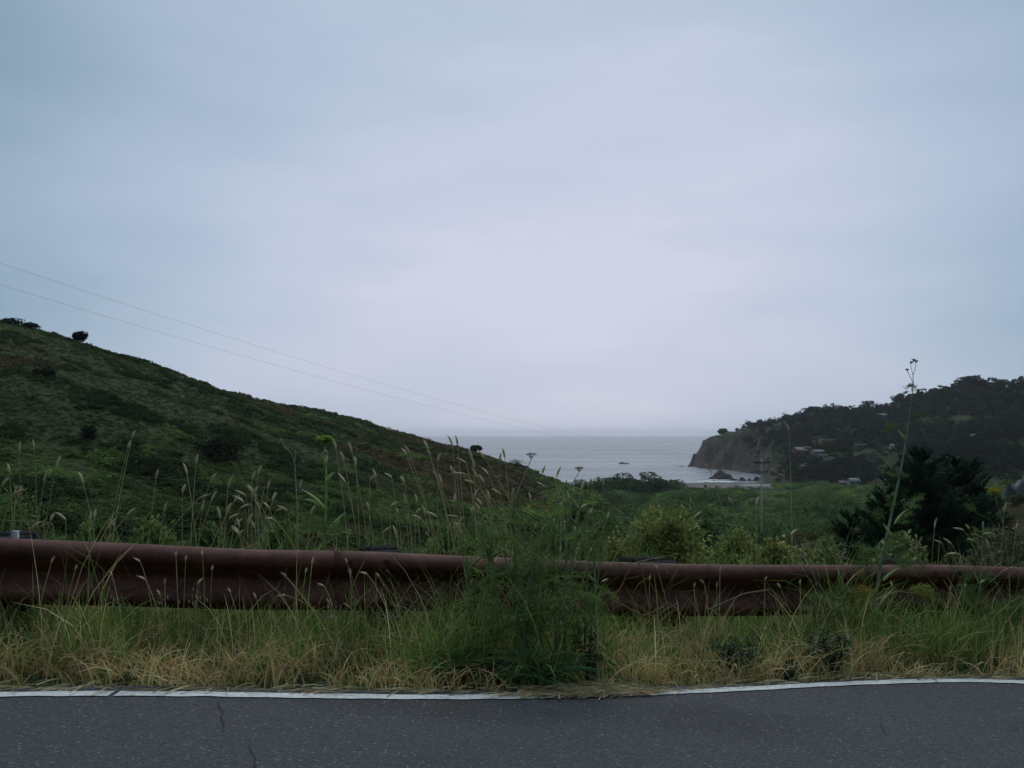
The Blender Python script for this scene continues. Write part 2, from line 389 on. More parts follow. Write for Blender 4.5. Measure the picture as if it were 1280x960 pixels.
COAST = np.array([((p_ - CX) / F * Y_, Y_) for p_, Y_ in ((905, 1330), (876, 1200), (866, 1165), (864.5, 1140), (869, 1105), (884, 1068), (899, 1040), (920, 1000), (940, 955), (949, 900), (955, 850), (956, 790), (952, 752), (975, 720), (1010, 690), (1060, 640), (1150, 600), (1300, 575))] + [(1500, 520), (1500, 1400), (700, 1450)], float)
def coast_in(x, y):
    """distance inside the headland's shore line (negative out at sea)"""
    x = np.asarray(x, float); y = np.asarray(y, float); d = np.full(x.shape, 1e9); ins = np.zeros(x.shape, bool); n_ = len(COAST)
    for q in range(n_):
        A, B = COAST[q], COAST[(q + 1) % n_]; e = B - A; t = np.clip(((x - A[0]) * e[0] + (y - A[1]) * e[1]) / (e @ e), 0, 1)
        d = np.minimum(d, np.hypot(x - A[0] - t * e[0], y - A[1] - t * e[1]))
        cr = ((A[1] > y) != (B[1] > y)); xi = (B[0] - A[0]) * (y - A[1]) / np.where(B[1] == A[1], 1e-9, B[1] - A[1]) + A[0]; ins ^= cr & (x < xi)
    return np.where(ins, d, -d)
SPUR = [(28, 62, -9.5, .25), (*pz(1235, 652, 66), .30), (*pz(1290, 630, 66), .30), (90, 70, 3, .3)]
VD = [0, 8, 20, 40, 60, 100, 130, 180, 250, 400, 560, 640, 700, 768, 800, 900, 4000]
VZ = [-2, -5.5, -8.0, -11, -13.5, -17, -19, -24, -30, -35, -37.3, -38.4, -39.1, -40.15, -41.2, -43, -43]
def parts_z(x, y):
    x = np.asarray(x, float); y = np.asarray(y, float)
    u = y - edge(x); base = rz(x) - CAMZ
    bank = base - .035 - .02 * np.clip(-u, 0, 1) - .24 * np.clip(u - 1.5, 0, 12) - .42 * np.clip(u - 13.5, 0, None)
    bank = np.where(u < 0, base - .06, bank)
    bank = bank + np.clip(-7.6 - y, 0, 24) * .9                    # unseen slope added behind the camera to block sky light from that side
    d = np.hypot(x * .45, y)
    val = np.interp(np.where(y > 300, y, d), VD, VZ) + .8 * fbm(x, y, 60, 3) * np.clip((y - 20) / 80, 0, 1) * np.clip((680 - y) / 80, 0, 1)
    hill = ridge(x, y, HILL, lambda dd, z, k: z - k * (np.sqrt(dd * dd + 100) - 10))
    hill = hill + 1.0 * fbm(x, y, 70, 5, 4) * np.clip((y - 60) / 60, 0, 1)
    head = ridge(x, y, HEAD, lambda dd, z, w, p: -43 + (z + 43) * (1 - np.clip(dd / w, 0, 1.2) ** p))
    ci = coast_in(x, y) + 6 * fbm(x, y, 38, 15, 5, .65)
    head = np.minimum(head + np.where(head > -42, 2.6, 0) * fbm(x, y, 50, 8, 5, .62), -41.5 + 1.7 * ci)
    spur = ridge(x, y, SPUR, lambda dd, z, k: z - k * (np.sqrt(dd * dd + 25) - 5)) + .5 * fbm(x, y, 14, 9, 3)
    return bank, val, hill, head, spur
def terr_rel(x, y):
    bank, val, hill, head, spur = parts_z(x, y)
    z = smax(val, hill, 3.0); z = smax(z, head, 1.5); z = smax(z, spur, 1.0)
    u = np.asarray(y, float) - edge(x)
    far = np.clip((u - 4) / 14, 0, 1)
    z = np.where((u < 4) | (y < 0), bank, bank * (1 - far) + smax(bank, z, 1.0) * far)
    return np.maximum(z, -44.0)
def terr(x, y): return terr_rel(x, y) + CAMZ
def hit(px, py, y0=15, y1=1600):
    """distance at which the sight line meets the bare ground"""
    Ys = np.geomspace(y0, y1, 5000); P = np.stack([(px - CX) / F * Ys, Ys, -(py - HY) / F * Ys], 1)
    bel = P[:, 2] <= terr_rel(P[:, 0], P[:, 1]); i = np.argmax(bel)
    return Ys[i] if bel.any() else None

# ground sheet
ang = np.concatenate([np.linspace(-180, -34, 90, endpoint=False), np.linspace(-34, 34, 360, endpoint=False), np.linspace(34, 180, 91)])
rad = np.concatenate([np.geomspace(.8, 60, 140, endpoint=False), np.geomspace(60, 600, 190, endpoint=False), np.arange(600, 1250, 4.5), np.geomspace(1250, 2600, 25)])
A, Rr = np.meshgrid(np.radians(ang), rad); X = Rr * np.sin(A); Yg = Rr * np.cos(A); Z = terr(X, Yg)
bank, val, hill, head, spur = parts_z(X, Yg)
gx = np.hypot(np.gradient(Z, axis=0) / np.gradient(Rr, axis=0), np.gradient(Z, axis=1) / (Rr * np.gradient(A, axis=1)))
pxg = CX + X / np.maximum(Yg, 1) * F
brown = np.where(hill > val, np.clip((pxg - 300) / 1500, -.10, .14) - .04 + .06 * fbm(X, Yg, 90, 21), -.3)
brown = np.where((spur > val) & (Yg < 120), .12, brown)
pxg = CX + X / np.maximum(Yg, 1) * F
ci = coast_in(X, Yg)
rockm = np.where(ci > -20, np.clip(.80 - np.clip(ci, 0, None) / 75, .05, .75), 0) * np.clip((985 - pxg) / 30, .0, 1) * (Yg > 640)
gm = MB(); nr, na = X.shape
i = (np.arange(nr - 1)[:, None] * na + np.arange(na - 1)[None])
gm.add(np.stack([X, Yg, Z], -1).reshape(-1, 3), np.stack([i, i + na, i + na + 1, i + 1], -1).reshape(-1, 4),
       np.stack([np.clip(brown, -.4, 1), rockm, rockm * 0], -1).reshape(-1, 3))
tag(gm.build('terrain', M_terrain, smooth=True), kind='structure', label='hills and valley floor running down from the road to the sea')

# sea, beach, lagoon
mb = MB(); ys = np.concatenate([np.linspace(742, 1500, 30), np.geomspace(1600, 25000, 30)]); xs = np.linspace(-1, 1, 41)
Xs = xs[None] * (ys[:, None] * 0 + np.where(ys < 1600, 2600, ys * 1.0)[:, None]); Ys = np.broadcast_to(ys[:, None], Xs.shape)
i = np.arange(len(ys) - 1)[:, None] * 41 + np.arange(40)[None]
mb.add(np.stack([Xs, Ys, np.full(Xs.shape, SEA + CAMZ)], -1).reshape(-1, 3), np.stack([i, i + 1, i + 42, i + 41], -1).reshape(-1, 4))
tag(mb.build('sea', M_water), kind='structure', label='grey open sea')
def sheet(name, mat, xa, xb, ya, yb, zf, nx=80, ny=14, kind='structure', wob=0):
    b = MB(); xx = np.linspace(0, 1, nx); yy = np.linspace(0, 1, ny); U, Vv = np.meshgrid(xx, yy); Xx = xa + U * (xb - xa)
    ya_, yb_ = ya(Xx), yb(Xx); Yy = ya_ + Vv * (yb_ - ya_); Zz = zf(Xx, Yy) + CAMZ
    i = np.arange(ny - 1)[:, None] * nx + np.arange(nx - 1)[None]
    b.add(np.stack([Xx, Yy, Zz], -1).reshape(-1, 3), np.stack([i, i + 1, i + nx + 1, i + nx], -1).reshape(-1, 4))
    return tag(b.build(name, mat, smooth=True), kind=kind)
beach_z = lambda x, y: np.interp(y, [630, 700, 768, 780], [-38.0, -38.75, -39.97, -40.3])
sheet('beach', M_sand, -60, 196, lambda x: 640 + 0 * x, lambda x: 776 + 3 * np.sin(x / 17) + 2 * np.sin(x / 7.3), beach_z)
sheet('lagoon', M_water, (925 - CX) / F * 705, (968 - CX) / F * 705, lambda x: 693 + 2 * np.sin(x / 6), lambda x: 715 + 3 * np.sin(x / 5 + 1), lambda x, y: beach_z(x, y) + .14, 30, 4)

# surf: the white breakers along the beach
mb = MB()
def foam(x0, x1, yc, wdt, z=SEA + .12, seed=0, n=40):
    r = np.random.default_rng(seed); xx = np.linspace(x0, x1, n); env = np.sin(np.linspace(0, math.pi, n)) ** .4
    c = yc + 1.5 * np.sin(xx / 11 + seed) ; h = wdt * env * (1 + .5 * fbm(xx, xx * 0, 9, seed, 3)) / 2
    V = np.concatenate([np.stack([xx, c - h, np.full(n, z + CAMZ)], 1), np.stack([xx, c + h, np.full(n, z + .05 + CAMZ)], 1)])
    k = np.arange(n - 1); mb.add(V, np.stack([k, k + 1, k + n + 1, k + n], 1))
for k, (pa, pb, py, w) in enumerate([(672, 700, 603.8, 9), (705, 742, 604.5, 7), (690, 735, 601.5, 5), (740, 800, 602.5, 5), (832, 850, 602.8, 12), (846, 880, 603.1, 10), (872, 918, 602, 15), (893, 922, 599.2, 9), (885, 889, 597.5, 8),
                                     (760, 772, 579.6, 12), (784, 791, 579.6, 12), (764, 790, 580.2, 7), (867, 878, 583.9, 12), (880, 896, 585.6, 7), (905, 920, 587, 8), (845, 862, 583.4, 6), (885, 912, 599.8, 8)]):
    Yc = -SEA * F / (py - HY); foam((pa - CX) / F * Yc, (pb - CX) / F * Yc, Yc, w * 1.4, seed=k)
tag(mb.build('surf_foam', M_foam), kind='stuff', label='white surf breaking along the beach and rocks')

# road, worn edge line, cracks
mb = MB(); xx = np.linspace(-55, 55, 221); yv = np.linspace(0, 1, 24); U, Vv = np.meshgrid(xx, yv)
ragged = .10 + .02 * np.sin(xx * 3.1) + .015 * np.sin(xx * 11.7 + 1)
Yy = -7 + Vv * (edge(U) + ragged[None] + 7); i = np.arange(23)[:, None] * 221 + np.arange(220)[None]
mb.add(np.stack([U, Yy, rz(U)], -1).reshape(-1, 3), np.stack([i, i + 1, i + 222, i + 221], -1).reshape(-1, 4))
tag(mb.build('road', M_asphalt), kind='structure', label='dark grey asphalt road in the foreground')
mb = MB(); xx = np.linspace(-14, 16, 1500); r0 = np.random.default_rng(5)
lo = edge(xx) - .034 + .004 * fbm(xx, xx * 0, .25, 31, 4); hi = edge(xx) + .034 + .004 * fbm(xx, xx * 0, .2, 32, 4)
n = len(xx); k = np.arange(n - 1)
keep = ~((xx[:-1] > (150 - CX) / F * 3.8) & (xx[:-1] < (158 - CX) / F * 3.8))
mb.add(np.concatenate([np.stack([xx, lo, rz(xx) + .004], 1), np.stack([xx, hi, rz(xx) + .004], 1)]), np.stack([k, k + 1, k + n + 1, k + n], 1)[keep])
tag(mb.build('edge_line', M_paint), kind='structure', label='worn white edge line along the road')
mb = MB()
for pts in ([(271, 876), (274, 885), (279, 892), (276, 898), (280, 908), (279, 915)], [(310, 932), (314, 941), (319, 948), (318, 958), (321, 975)], [(276, 898), (283, 904)], [(1100, 905), (1103, 912), (1108, 920)]):
    P = []
    for px_, py_ in pts:
        Y = 3.5
        for _ in range(30): Y = (CAMZ - float(rz((px_ - CX) / F * Y))) * F / (py_ - HY)
        x_ = (px_ - CX) / F * Y; P.append((x_, Y, float(rz(x_)) + .0045))
    P = np.array(P); w = np.array([.0008] + [.002] * (len(P) - 2) + [.0006])[:, None] * np.array([1, 0, 0])
    V = np.concatenate([P - w, P + w]); n = len(P); k = np.arange(n - 1); mb.add(V, np.stack([k, k + n, k + n + 1, k + 1], 1))
tag(mb.build('road_crack', M_crack), kind='structure', label='short dark cracks in the asphalt')

# ------------------------------------------------------------------ haze
mb = MB(); top, bot = 86.0, SEA + CAMZ - 5.2
mb.box((0, 12500, (top + bot) / 2), (52000, 27000, top - bot))
mh = bpy.data.materials.new('haze_air'); mh.use_nodes = True; t = mh.node_tree; t.nodes.clear()
o_ = t.nodes.new('ShaderNodeOutputMaterial'); v_ = t.nodes.new('ShaderNodeVolumePrincipled')
v_.inputs['Color'].default_value = (.95, .97, 1.0, 1); v_.inputs['Density'].default_value = .000065; v_.inputs['Anisotropy'].default_value = 0.75
t.links.new(v_.outputs[0], o_.inputs['Volume'])
tag(mb.build('haze', mh), kind='stuff', label='thin sea haze in the air')

# ------------------------------------------------------------------ guardrail
railx = lambda px: ((px - CX) / F * 5.2) / (1 - .32 * (px - CX) / F)
_rt = np.array([(-400, 640), (-100, 666.5), (0, 672), (160, 679.5), (320, 687), (417, 688.5), (480, 690.5), (560, 694), (640, 697.5), (750, 702), (860, 705), (960, 706.5), (1060, 706.5), (1170, 706), (1280, 709), (1400, 714), (1700, 726)], float)
_rx = np.array([railx(p) for p in _rt[:, 0]]); _ry = 5.2 + .32 * _rx; _rzv = CAMZ - (_rt[:, 1] - HY) / F * _ry
def rail_top(x): return np.interp(x, _rx, _rzv)
def rail_y(x): return 5.2 + .32 * x
tdir = np.array([1, .32, 0]) / math.hypot(1, .32); ndir = np.array([.32, -1, 0]) / math.hypot(1, .32)    # along the rail, towards the road
gr = tag(empty('guardrail', (0, 5.3, -.05)), 'rust brown corrugated steel guardrail on wooden posts beside the road', 'guardrail')
_hp = [(.000, .156), (.020, .1552), (.040, .149), (.066, .132), (.080, .115), (.084, .098), (.080, .082), (.068, .069), (.044, .045), (.020, .021), (.009, .009), (.004, .0)]
prof = _hp + [(d_, -h_) for d_, h_ in _hp[-2::-1]]
prof = np.array(prof)
def beam(x0, x1, front):
    xs_ = np.linspace(x0, x1, 60); b = MB(); th = .004
    lift = np.where(xs_ < x0 + .36, .0045, 0) if front else xs_ * 0
    rings = []
    for x_, l_ in zip(xs_, lift):
        wob = .004 * math.sin(x_ * 2.3) + .003 * math.sin(x_ * 5.1 + 1) - .012 * math.exp(-((x_ + 1.9) / .18) ** 2) - .010 * math.exp(-((x_ - 1.75) / .14) ** 2)
        c = np.array([x_, rail_y(x_), rail_top(x_) - .156])
        outer = c + np.outer(prof[:, 0] + l_ + wob, ndir) + np.outer(prof[:, 1] * (1 + l_ * 2.0), [0, 0, 1])
        inner = outer - ndir * th; rings.append(np.concatenate([outer, inner[::-1]]))
    Vr = np.array(rings); n, m_, _ = Vr.shape
    i = np.arange(n - 1)[:, None] * m_; j = np.arange(m_)[None]; k = (j + 1) % m_
    b.add(Vr.reshape(-1, 3), np.stack([i + j, i + m_ + j, i + m_ + k, i + k], -1).reshape(-1, 4))
    h = m_ // 2; e = np.arange(h - 1)
    for base in (0, (n - 1) * m_): b.F.append(np.stack([base + e, base + e + 1, base + m_ - 2 - e, base + m_ - 1 - e], 1))
    return part(b, 'rail_beam', M_rust, gr, smooth=True)
J = [-8.2, railx(417) - 3.81, railx(417), railx(1146), railx(1146) + 3.81, railx(1146) + 7.6]
for a, b_ in zip(J[:-1], J[1:]):
    if a > 8: break
    beam(a, b_ + .32, True)
def bolt(x_, pz_, off):
    b = MB(); c = np.array([x_, rail_y(x_), rail_top(x_) - .156 + pz_]) + ndir * off
    b.tube([c, c + ndir * .006, c + ndir * .011], [.017, .016, .007], 8); part(b, 'bolt', M_rust, gr)
for jx in J[1:5]:
    for dx in (.07, .26):
        for pz_, off in ((.118, .078), (.06, .074), (-.06, .074), (-.118, .078)): bolt(jx + dx, pz_, off + .006)
posts = [railx(-160) - 1.2, railx(4), railx(485), railx(835), railx(1163), railx(1163) + 1.9]
for k, px_ in enumerate(posts):
    c = np.array([px_, rail_y(px_), 0]); zt_ = rail_top(px_); B = np.array([tdir, -ndir, [0, 0, 1]])
    b = MB(); b.box(c - ndir * .11 + [0, 0, zt_ - .19], (.19 if k != 3 else .26, .18, .36), basis=B, taper=.97); part(b, 'blockout', M_wood, gr)
    b = MB(); zb = float(terr(px_, rail_y(px_) + .3)) - .3; ht = zt_ - .008 - zb
    b.box(c - ndir * .31 + [0, 0, zb + ht / 2], (.20 if k != 3 else .28, .20, ht), basis=B, taper=.985); part(b, 'post', M_wood, gr)
    bolt(px_, 0, .004)
b = MB(); c = np.array([railx(16), rail_y(railx(16)), 0]); b.box(c - ndir * .05 + [0, 0, rail_top(c[0]) - .28], (.028, .06, .62), basis=np.array([tdir, -ndir, [0, 0, 1]])); part(b, 'bracket', M_metal, gr)

# ------------------------------------------------------------------ far scrub and woods
def place(variants, pos, scale, rot, tint, name, mat):
    """many small shrubs gathered into one mass"""
    mbx = MB(); vid = rng.integers(0, len(variants), len(pos))
    for v, (V, Fc) in enumerate(variants):
        s = np.where(vid == v)[0]
        if not len(s): continue
        c, sn = np.cos(rot[s]), np.sin(rot[s])
        P = V[None] * scale[s][:, None, :]
        Q = np.stack([P[..., 0] * c[:, None] - P[..., 1] * sn[:, None], P[..., 0] * sn[:, None] + P[..., 1] * c[:, None], P[..., 2]], -1) + pos[s][:, None]
        fc = Fc[None] + (np.arange(len(s)) * len(V))[:, None, None]
        tt = tint[s][:, None, :] * np.repeat(rng.uniform(.78, 1.25, (len(s), len(V) // 4)), 4, axis=1)[:, :, None]
        mbx.add(Q.reshape(-1, 3), fc.reshape(-1, Fc.shape[1]), tt.reshape(-1, 3))
    return mbx.build(name, mat)
def project(P): return CX + P[:, 0] / P[:, 1] * F, HY - (P[:, 2] - CAMZ) / P[:, 1] * F

G_DK, G_MD, G_LT, BRN, RUST, GREY = np.array([.034, .052, .021]), np.array([.060, .086, .031]), np.array([.082, .124, .037]), np.array([.070, .066, .032]), np.array([.088, .064, .036]), np.array([.058, .066, .040])
vlow = [dome_leaves(48, 1, .8, .37, rng, 5) for _ in range(6)]
n = 190000
yy = rng.uniform(60, 600, n); xx = yy * rng.uniform(-.66, .12, n)
kp = rng.random(n) < np.clip(1.0 * (yy / 240), .85, 1.0) * np.clip(1.5 - yy / 500, .3, 1); xx, yy = xx[kp], yy[kp]
bk, vl, hl, hd_, sp_ = parts_z(xx, yy); on = (hl > vl - .5) & (np.abs(xx / yy) < .66); xx, yy = xx[on], yy[on]
zz = terr(xx, yy); vis = np.ones(len(xx), bool)             # leave out what stands wholly behind the ridge
for q in (.97, .93, .88, .82, .75): vis &= ridge(xx * q, yy * q, HILL, lambda dd, z, k: z - k * (np.sqrt(dd * dd + 100) - 10)) < (zz - CAMZ + 2.2) * q + .4
xx, yy, zz = xx[vis], yy[vis], zz[vis]; P = np.stack([xx, yy, zz - .12], 1); pxx, pyy = project(P)
f1 = fbm(xx, yy, 60, 41) ; f2 = fbm(xx, yy, 16, 42, 3); f3 = fbm(xx, yy, 28, 43, 3)
warm = np.clip((pxx - 130) / 420, 0, 1) * .62 - .35 * np.clip((pyy - 560) / 90, 0, 1) + .6 * f1 + .15 * rng.normal(size=len(xx)) - .12
sel = rng.random(len(xx))
T = np.where((warm > .42)[:, None], np.where((sel < .45)[:, None], RUST, np.where((sel < .93)[:, None], BRN, GREY)), np.where((f3 > .22 + np.clip((590 - pyy) / 90, 0, 1) * .9)[:, None], G_LT, np.where((f2 > .15)[:, None], G_DK, G_MD)))
T = T * rng.uniform(.65, 1.35, (len(xx), 1)) * 1.5
hs = rng.uniform(.3, .68, len(xx)) * np.where(f2 > .3, 1.7, .9) * np.clip(yy / 190, .85, 1.35); hs = hs * (1 + .5 * np.clip((pyy - 560) / 60, 0, 1)); rs = hs * rng.uniform(.9, 1.7, len(xx))
vlowfine = [dome_leaves(84, 1, .85, .26, rng, 7, .6) for _ in range(5)]; nr_ = yy < 165
for sel_, vv, lab in ((~nr_, vlow, 'low green and brown scrub covering the left hillside'), (nr_, vlowfine, 'leafy low scrub on the nearest foot of the left hillside')):
    tag(place(vv, P[sel_], np.stack([rs, rs, hs], 1)[sel_], rng.uniform(0, 6.28, sel_.sum()), T[sel_], 'hillside_scrub', M_far), kind='stuff', label=lab)

# valley thicket
n = 6600
yy = 120 + 650 * rng.random(n) ** .8; xx = yy * rng.uniform(-.02, .62, n)
bk, vl, hl, hd_, sp_ = parts_z(xx, yy); on = (vl > hl - 1) & (vl > hd_ - 1.5) & (vl > sp_ - .2) & (yy < np.where(xx / yy > .285, 775, 652 + 6 * np.sin(xx / 20))); xx, yy = xx[on], yy[on]
zz = terr(xx, yy); f1 = fbm(xx, yy, 90, 51, 3); f2 = fbm(xx, yy, 35, 52, 3)
hs = np.clip(2.6 + 2.2 * f1 + 1.2 * f2, .8, 6) * rng.uniform(.75, 1.25, len(xx)); hs = np.where((yy > 560) & (xx / yy < .285), np.minimum(hs, 1.9), hs); big = (f2 > .34) & (yy < 520) & (rng.random(len(xx)) < .5); hs = np.where(big, hs * 1.55, hs); rs = hs * rng.uniform(.9, 1.4, len(xx)) + .6
T = np.where((f2 > .2)[:, None], np.array([.036, .078, .034]), np.where((f1 < -.2)[:, None], np.array([.105, .18, .055]), np.array([.07, .135, .046]))) * rng.uniform(.7, 1.3, (len(xx), 1))
vmid = [dome_leaves(330, 1, 1, .14, rng, 11) for _ in range(5)]
T = T * np.array([2.15, 1.75, 1.4]); nr_ = yy < 340; vfine = [dome_leaves(900, 1, 1, .08, rng, 12) for _ in range(4)]
for sel_, vv, lab in ((~nr_, vmid, 'dense green willow thicket filling the valley before the beach'), (nr_, vfine, 'leafy green thicket on the nearer valley floor around the utility pole')):
    tag(place(vv, np.stack([xx, yy, zz - .3], 1)[sel_], np.stack([rs, rs, hs], 1)[sel_], rng.uniform(0, 6.28, sel_.sum()), T[sel_], 'valley_thicket', M_far), kind='stuff', label=lab)

# ---- tree builder for far trees (single meshes shared by copies) ----
def far_tree(h, w, nleaf, leaf, r, shape='round', col=(.03, .048, .026), trunk=None):
    b = MB(); lumps = 10 if shape != 'flat' else 8
    cz = .62 if shape != 'flat' else .72
    lc = r.normal(size=(lumps, 3)) * (np.array([.30, .30, .17]) if trunk is None else np.array([.17, .17, .16]) - np.array([0, 0, .10])); lc[:, 2] += cz - .08; lr = r.uniform(.20, .33, lumps)
    k = r.integers(0, lumps, nleaf); d = unit(r.normal(size=(nleaf, 3)))
    C = lc[k] * np.array([w, w, h]) + d * (lr[k] * (1 - .4 * r.random(nleaf) ** 2))[:, None] * np.array([w, w, h * .75])
    C[:, 2] = np.clip(C[:, 2], h * .12, h)
    s = leaf * r.uniform(.6, 1.35, nleaf); V, Fc = leaf_quads(C, d + r.normal(size=(nleaf, 3)) * .7, s, s * .7, r)
    b.add(V, Fc, rep(jit(col, nleaf, r, .4), 4))
    crown = b
    if trunk is not None: b = trunk
    b.tube([(0, 0, -.5), (w * .02, 0, h * .35), (w * .03, w * .02, h * .7)], [h * .028, h * .02, h * .008], 5, (.06, .045, .035))
    for q in range(5):
        l = lc[q] * np.array([w, w, h]); b.tube([(w * .02, 0, h * .3), l * .6 + np.array([0, 0, h * .12]), l], [h * .014, h * .009, h * .004], 4, (.055, .042, .034))
    return crown
def lone_tree(name, loc, lab, *a, **k):
    o = tag(empty(name, (0, 0, 0)), lab, 'tree'); tk = MB(); cr_ = far_tree(*a, trunk=tk, **k); part(cr_, 'crown', M_far, o); part(tk, 'trunk', M_bark, o); o.location = [float(q) for q in loc]; return o
# mound of trees before the beach
willow = []
for k in range(3):
    w_ = far_tree(8, 11, 1500, .75, rng, 'round', (.045, .09, .034)).build('willow_tree', M_far); willow.append(w_)
wl = [(742, 600, 12), (762, 596, 14), (780, 593, 16), (797, 591.5, 17), (813, 593, 16), (826, 597, 13), (838, 603, 10), (729, 604, 10), (772, 600, 14), (805, 599, 15), (716, 606, 10), (703, 607, 9), (690, 609, 8), (850, 606, 9), (862, 608, 8), (752, 604, 12), (790, 602, 14), (820, 603, 13), (735, 605.5, 10)]
for k, (px_, py_, w_) in enumerate(wl):
    Y = 575 + (k % 3) * 9; x_ = (px_ - CX) / F * Y; zg = float(terr(x_, Y)) - .4; zt_ = CAMZ - (py_ - HY) / F * Y
    o = willow[k] if k < 3 else willow[k % 3].copy()
    if k >= 3: COL.objects.link(o)
    o.location = (x_, Y, zg); s = (zt_ - zg) / 8; o.scale = (1.0 * w_ / 8, 1.0 * w_ / 8, s); o.rotation_euler = (0, 0, k * 1.3)
    tag(o, 'broad dark green tree crown in the rounded mound in front of the beach', 'tree', 'trees of the mound before the beach')

# ---- houses on the headland slope ----
def house(px, py, wpx, hpx, wall, roof, label, style='gable', yaw=0.0, Yf=None):
    Y = Yf or hit(px, py + hpx * .5, 300)
    if Y is None: Y = 760
    w = wpx / F * Y; h = hpx / F * Y; x_ = (px - CX) / F * Y; z = CAMZ - (py + hpx / 2 - HY) / F * Y
    o = tag(empty('house', (x_, Y, z)), label, 'house', 'houses on the wooded headland'); dpt = w * .8; hw = h * (.62 if style == 'gable' else .85)
    cz, sz = math.cos(yaw), math.sin(yaw); Bz = np.array([[cz, sz, 0], [-sz, cz, 0], [0, 0, 1]]); L = np.array([x_, Y, z])
    b = MB(); b.box(L + [0, 0, hw / 2 - 1.5], (w, dpt, hw + 3), yaw, wall); part(b, 'wall', M_plain, o)
    b = MB(); ov = .35
    if style == 'gable':
        V = np.array([[-w / 2 - ov, -dpt / 2 - ov, hw - .1], [w / 2 + ov, -dpt / 2 - ov, hw - .1], [w / 2 + ov, 0, h], [-w / 2 - ov, 0, h], [-w / 2 - ov, dpt / 2 + ov, hw - .1], [w / 2 + ov, dpt / 2 + ov, hw - .1]])
        V2 = V - [0, 0, .3]; b.add(np.concatenate([V, V2]) @ Bz + L, [[0, 1, 2, 3], [3, 2, 5, 4], [6, 9, 8, 7], [9, 10, 11, 8], [0, 6, 7, 1], [4, 5, 11, 10], [0, 3, 9, 6], [3, 4, 10, 9], [1, 7, 8, 2], [2, 8, 11, 5]], roof)
        
        for sx in (-1, 1):
            g_ = MB(); V = np.array([[sx * w / 2, -dpt / 2, hw], [sx * w / 2, dpt / 2, hw], [sx * w / 2, 0, h - .35]]); g_.add(V @ Bz + L, [[0, 1, 2]], wall); part(g_, 'gable', M_plain, o)
    else:
        b.box(L + [0, 0, hw + (h - hw) / 2], (w + .9, dpt + .9, h - hw), yaw, roof)
    part(b, 'roof', M_plain, o)
    nwin = max(2, int(w / 3.2))
    for q in range(nwin):
        wx = (q + .5) / nwin * w - w / 2; b = MB(); cc = np.array([wx, -dpt / 2 - .02, hw * .55]) @ Bz + L
        b.box(cc, (w / nwin * .55, .08, hw * .42), yaw, (.03, .035, .045)); part(b, 'window', M_plain, o)
    return x_, Y, w
HS = [(1000, 564, 17, 10, (0.099, 0.034, 0.025), (0.208, 0.208, 0.218), 'red walled house with a pale roof lowest left of the hillside houses', 'gable', .35),
      (1009, 561, 8, 6, (0.119, 0.037, 0.027), (0.119, 0.045, 0.034), 'small red house with a red roof beside the larger red house', 'gable', -.2),
      (1033, 553, 15, 8, (0.129, 0.065, 0.037), (0.198, 0.198, 0.208), 'tan orange house with a grey roof above the grey cabins', 'flat', .15),
      (1022, 565, 14, 6, (0.129, 0.134, 0.139), (0.198, 0.208, 0.218), 'long grey house just right of the red houses', 'gable', .25),
      (1029, 571, 10, 6, (0.164, 0.169, 0.174), (0.223, 0.228, 0.233), 'pale grey house below the long grey house', 'flat', -.2),
      (1076, 558, 12, 6, (0.050, 0.054, 0.050), (0.273, 0.282, 0.298), 'low dark house under a flat white roof', 'flat', 0),
      (1067, 602, 13, 9, (0.149, 0.158, 0.169), (0.189, 0.198, 0.214), 'two storey grey house at the foot of the wooded slope', 'gable', .1),
      (1053, 604, 8, 6, (0.139, 0.134, 0.139), (0.149, 0.154, 0.164), 'small grey house beside the two storey grey house at the slope foot', 'gable', -.2),
      (1003, 584, 6, 6, (0.169, 0.164, 0.154), (0.129, 0.124, 0.124), 'small pale house standing alone near the foot of the slope', 'gable', .5),
      (1088, 574, 7, 4, (0.099, 0.109, 0.119), (0.158, 0.178, 0.198), 'small house with a bluish roof among dark trees', 'flat', .3),
      (1216, 547, 7, 9, (0.248, 0.228, 0.178), (0.149, 0.139, 0.119), 'tall narrow cream house alone on the far right of the slope', 'gable', .2),
      (1115, 558, 5, 6, (0.273, 0.278, 0.282), (0.198, 0.203, 0.208), 'tiny white house between the flat roofed house and the pines', 'gable', 0),
      (1103, 519, 9, 4, (0.124, 0.129, 0.134), (0.208, 0.223, 0.248), 'house with a blue grey roof just under the wooded ridge', 'gable', .1)]
HP = [house(*h_) for h_ in HS]
hpx = np.array([(h_[0], h_[1], h_[2], p[1]) for h_, p in zip(HS, HP)])
def clear_of_houses(P, hgt, halfw):
    px_, py_ = project(P); ok = np.ones(len(P), bool)
    for hx, hy, hw, hY in hpx:
        near = (np.abs(px_ - hx) < hw * .5 + halfw / P[:, 1] * F * .6) & (P[:, 1] < hY + 8) & (py_ - hgt / P[:, 1] * F * .7 < hy + 1.0) & (py_ > hy - 8)
        ok &= ~near
    return ok

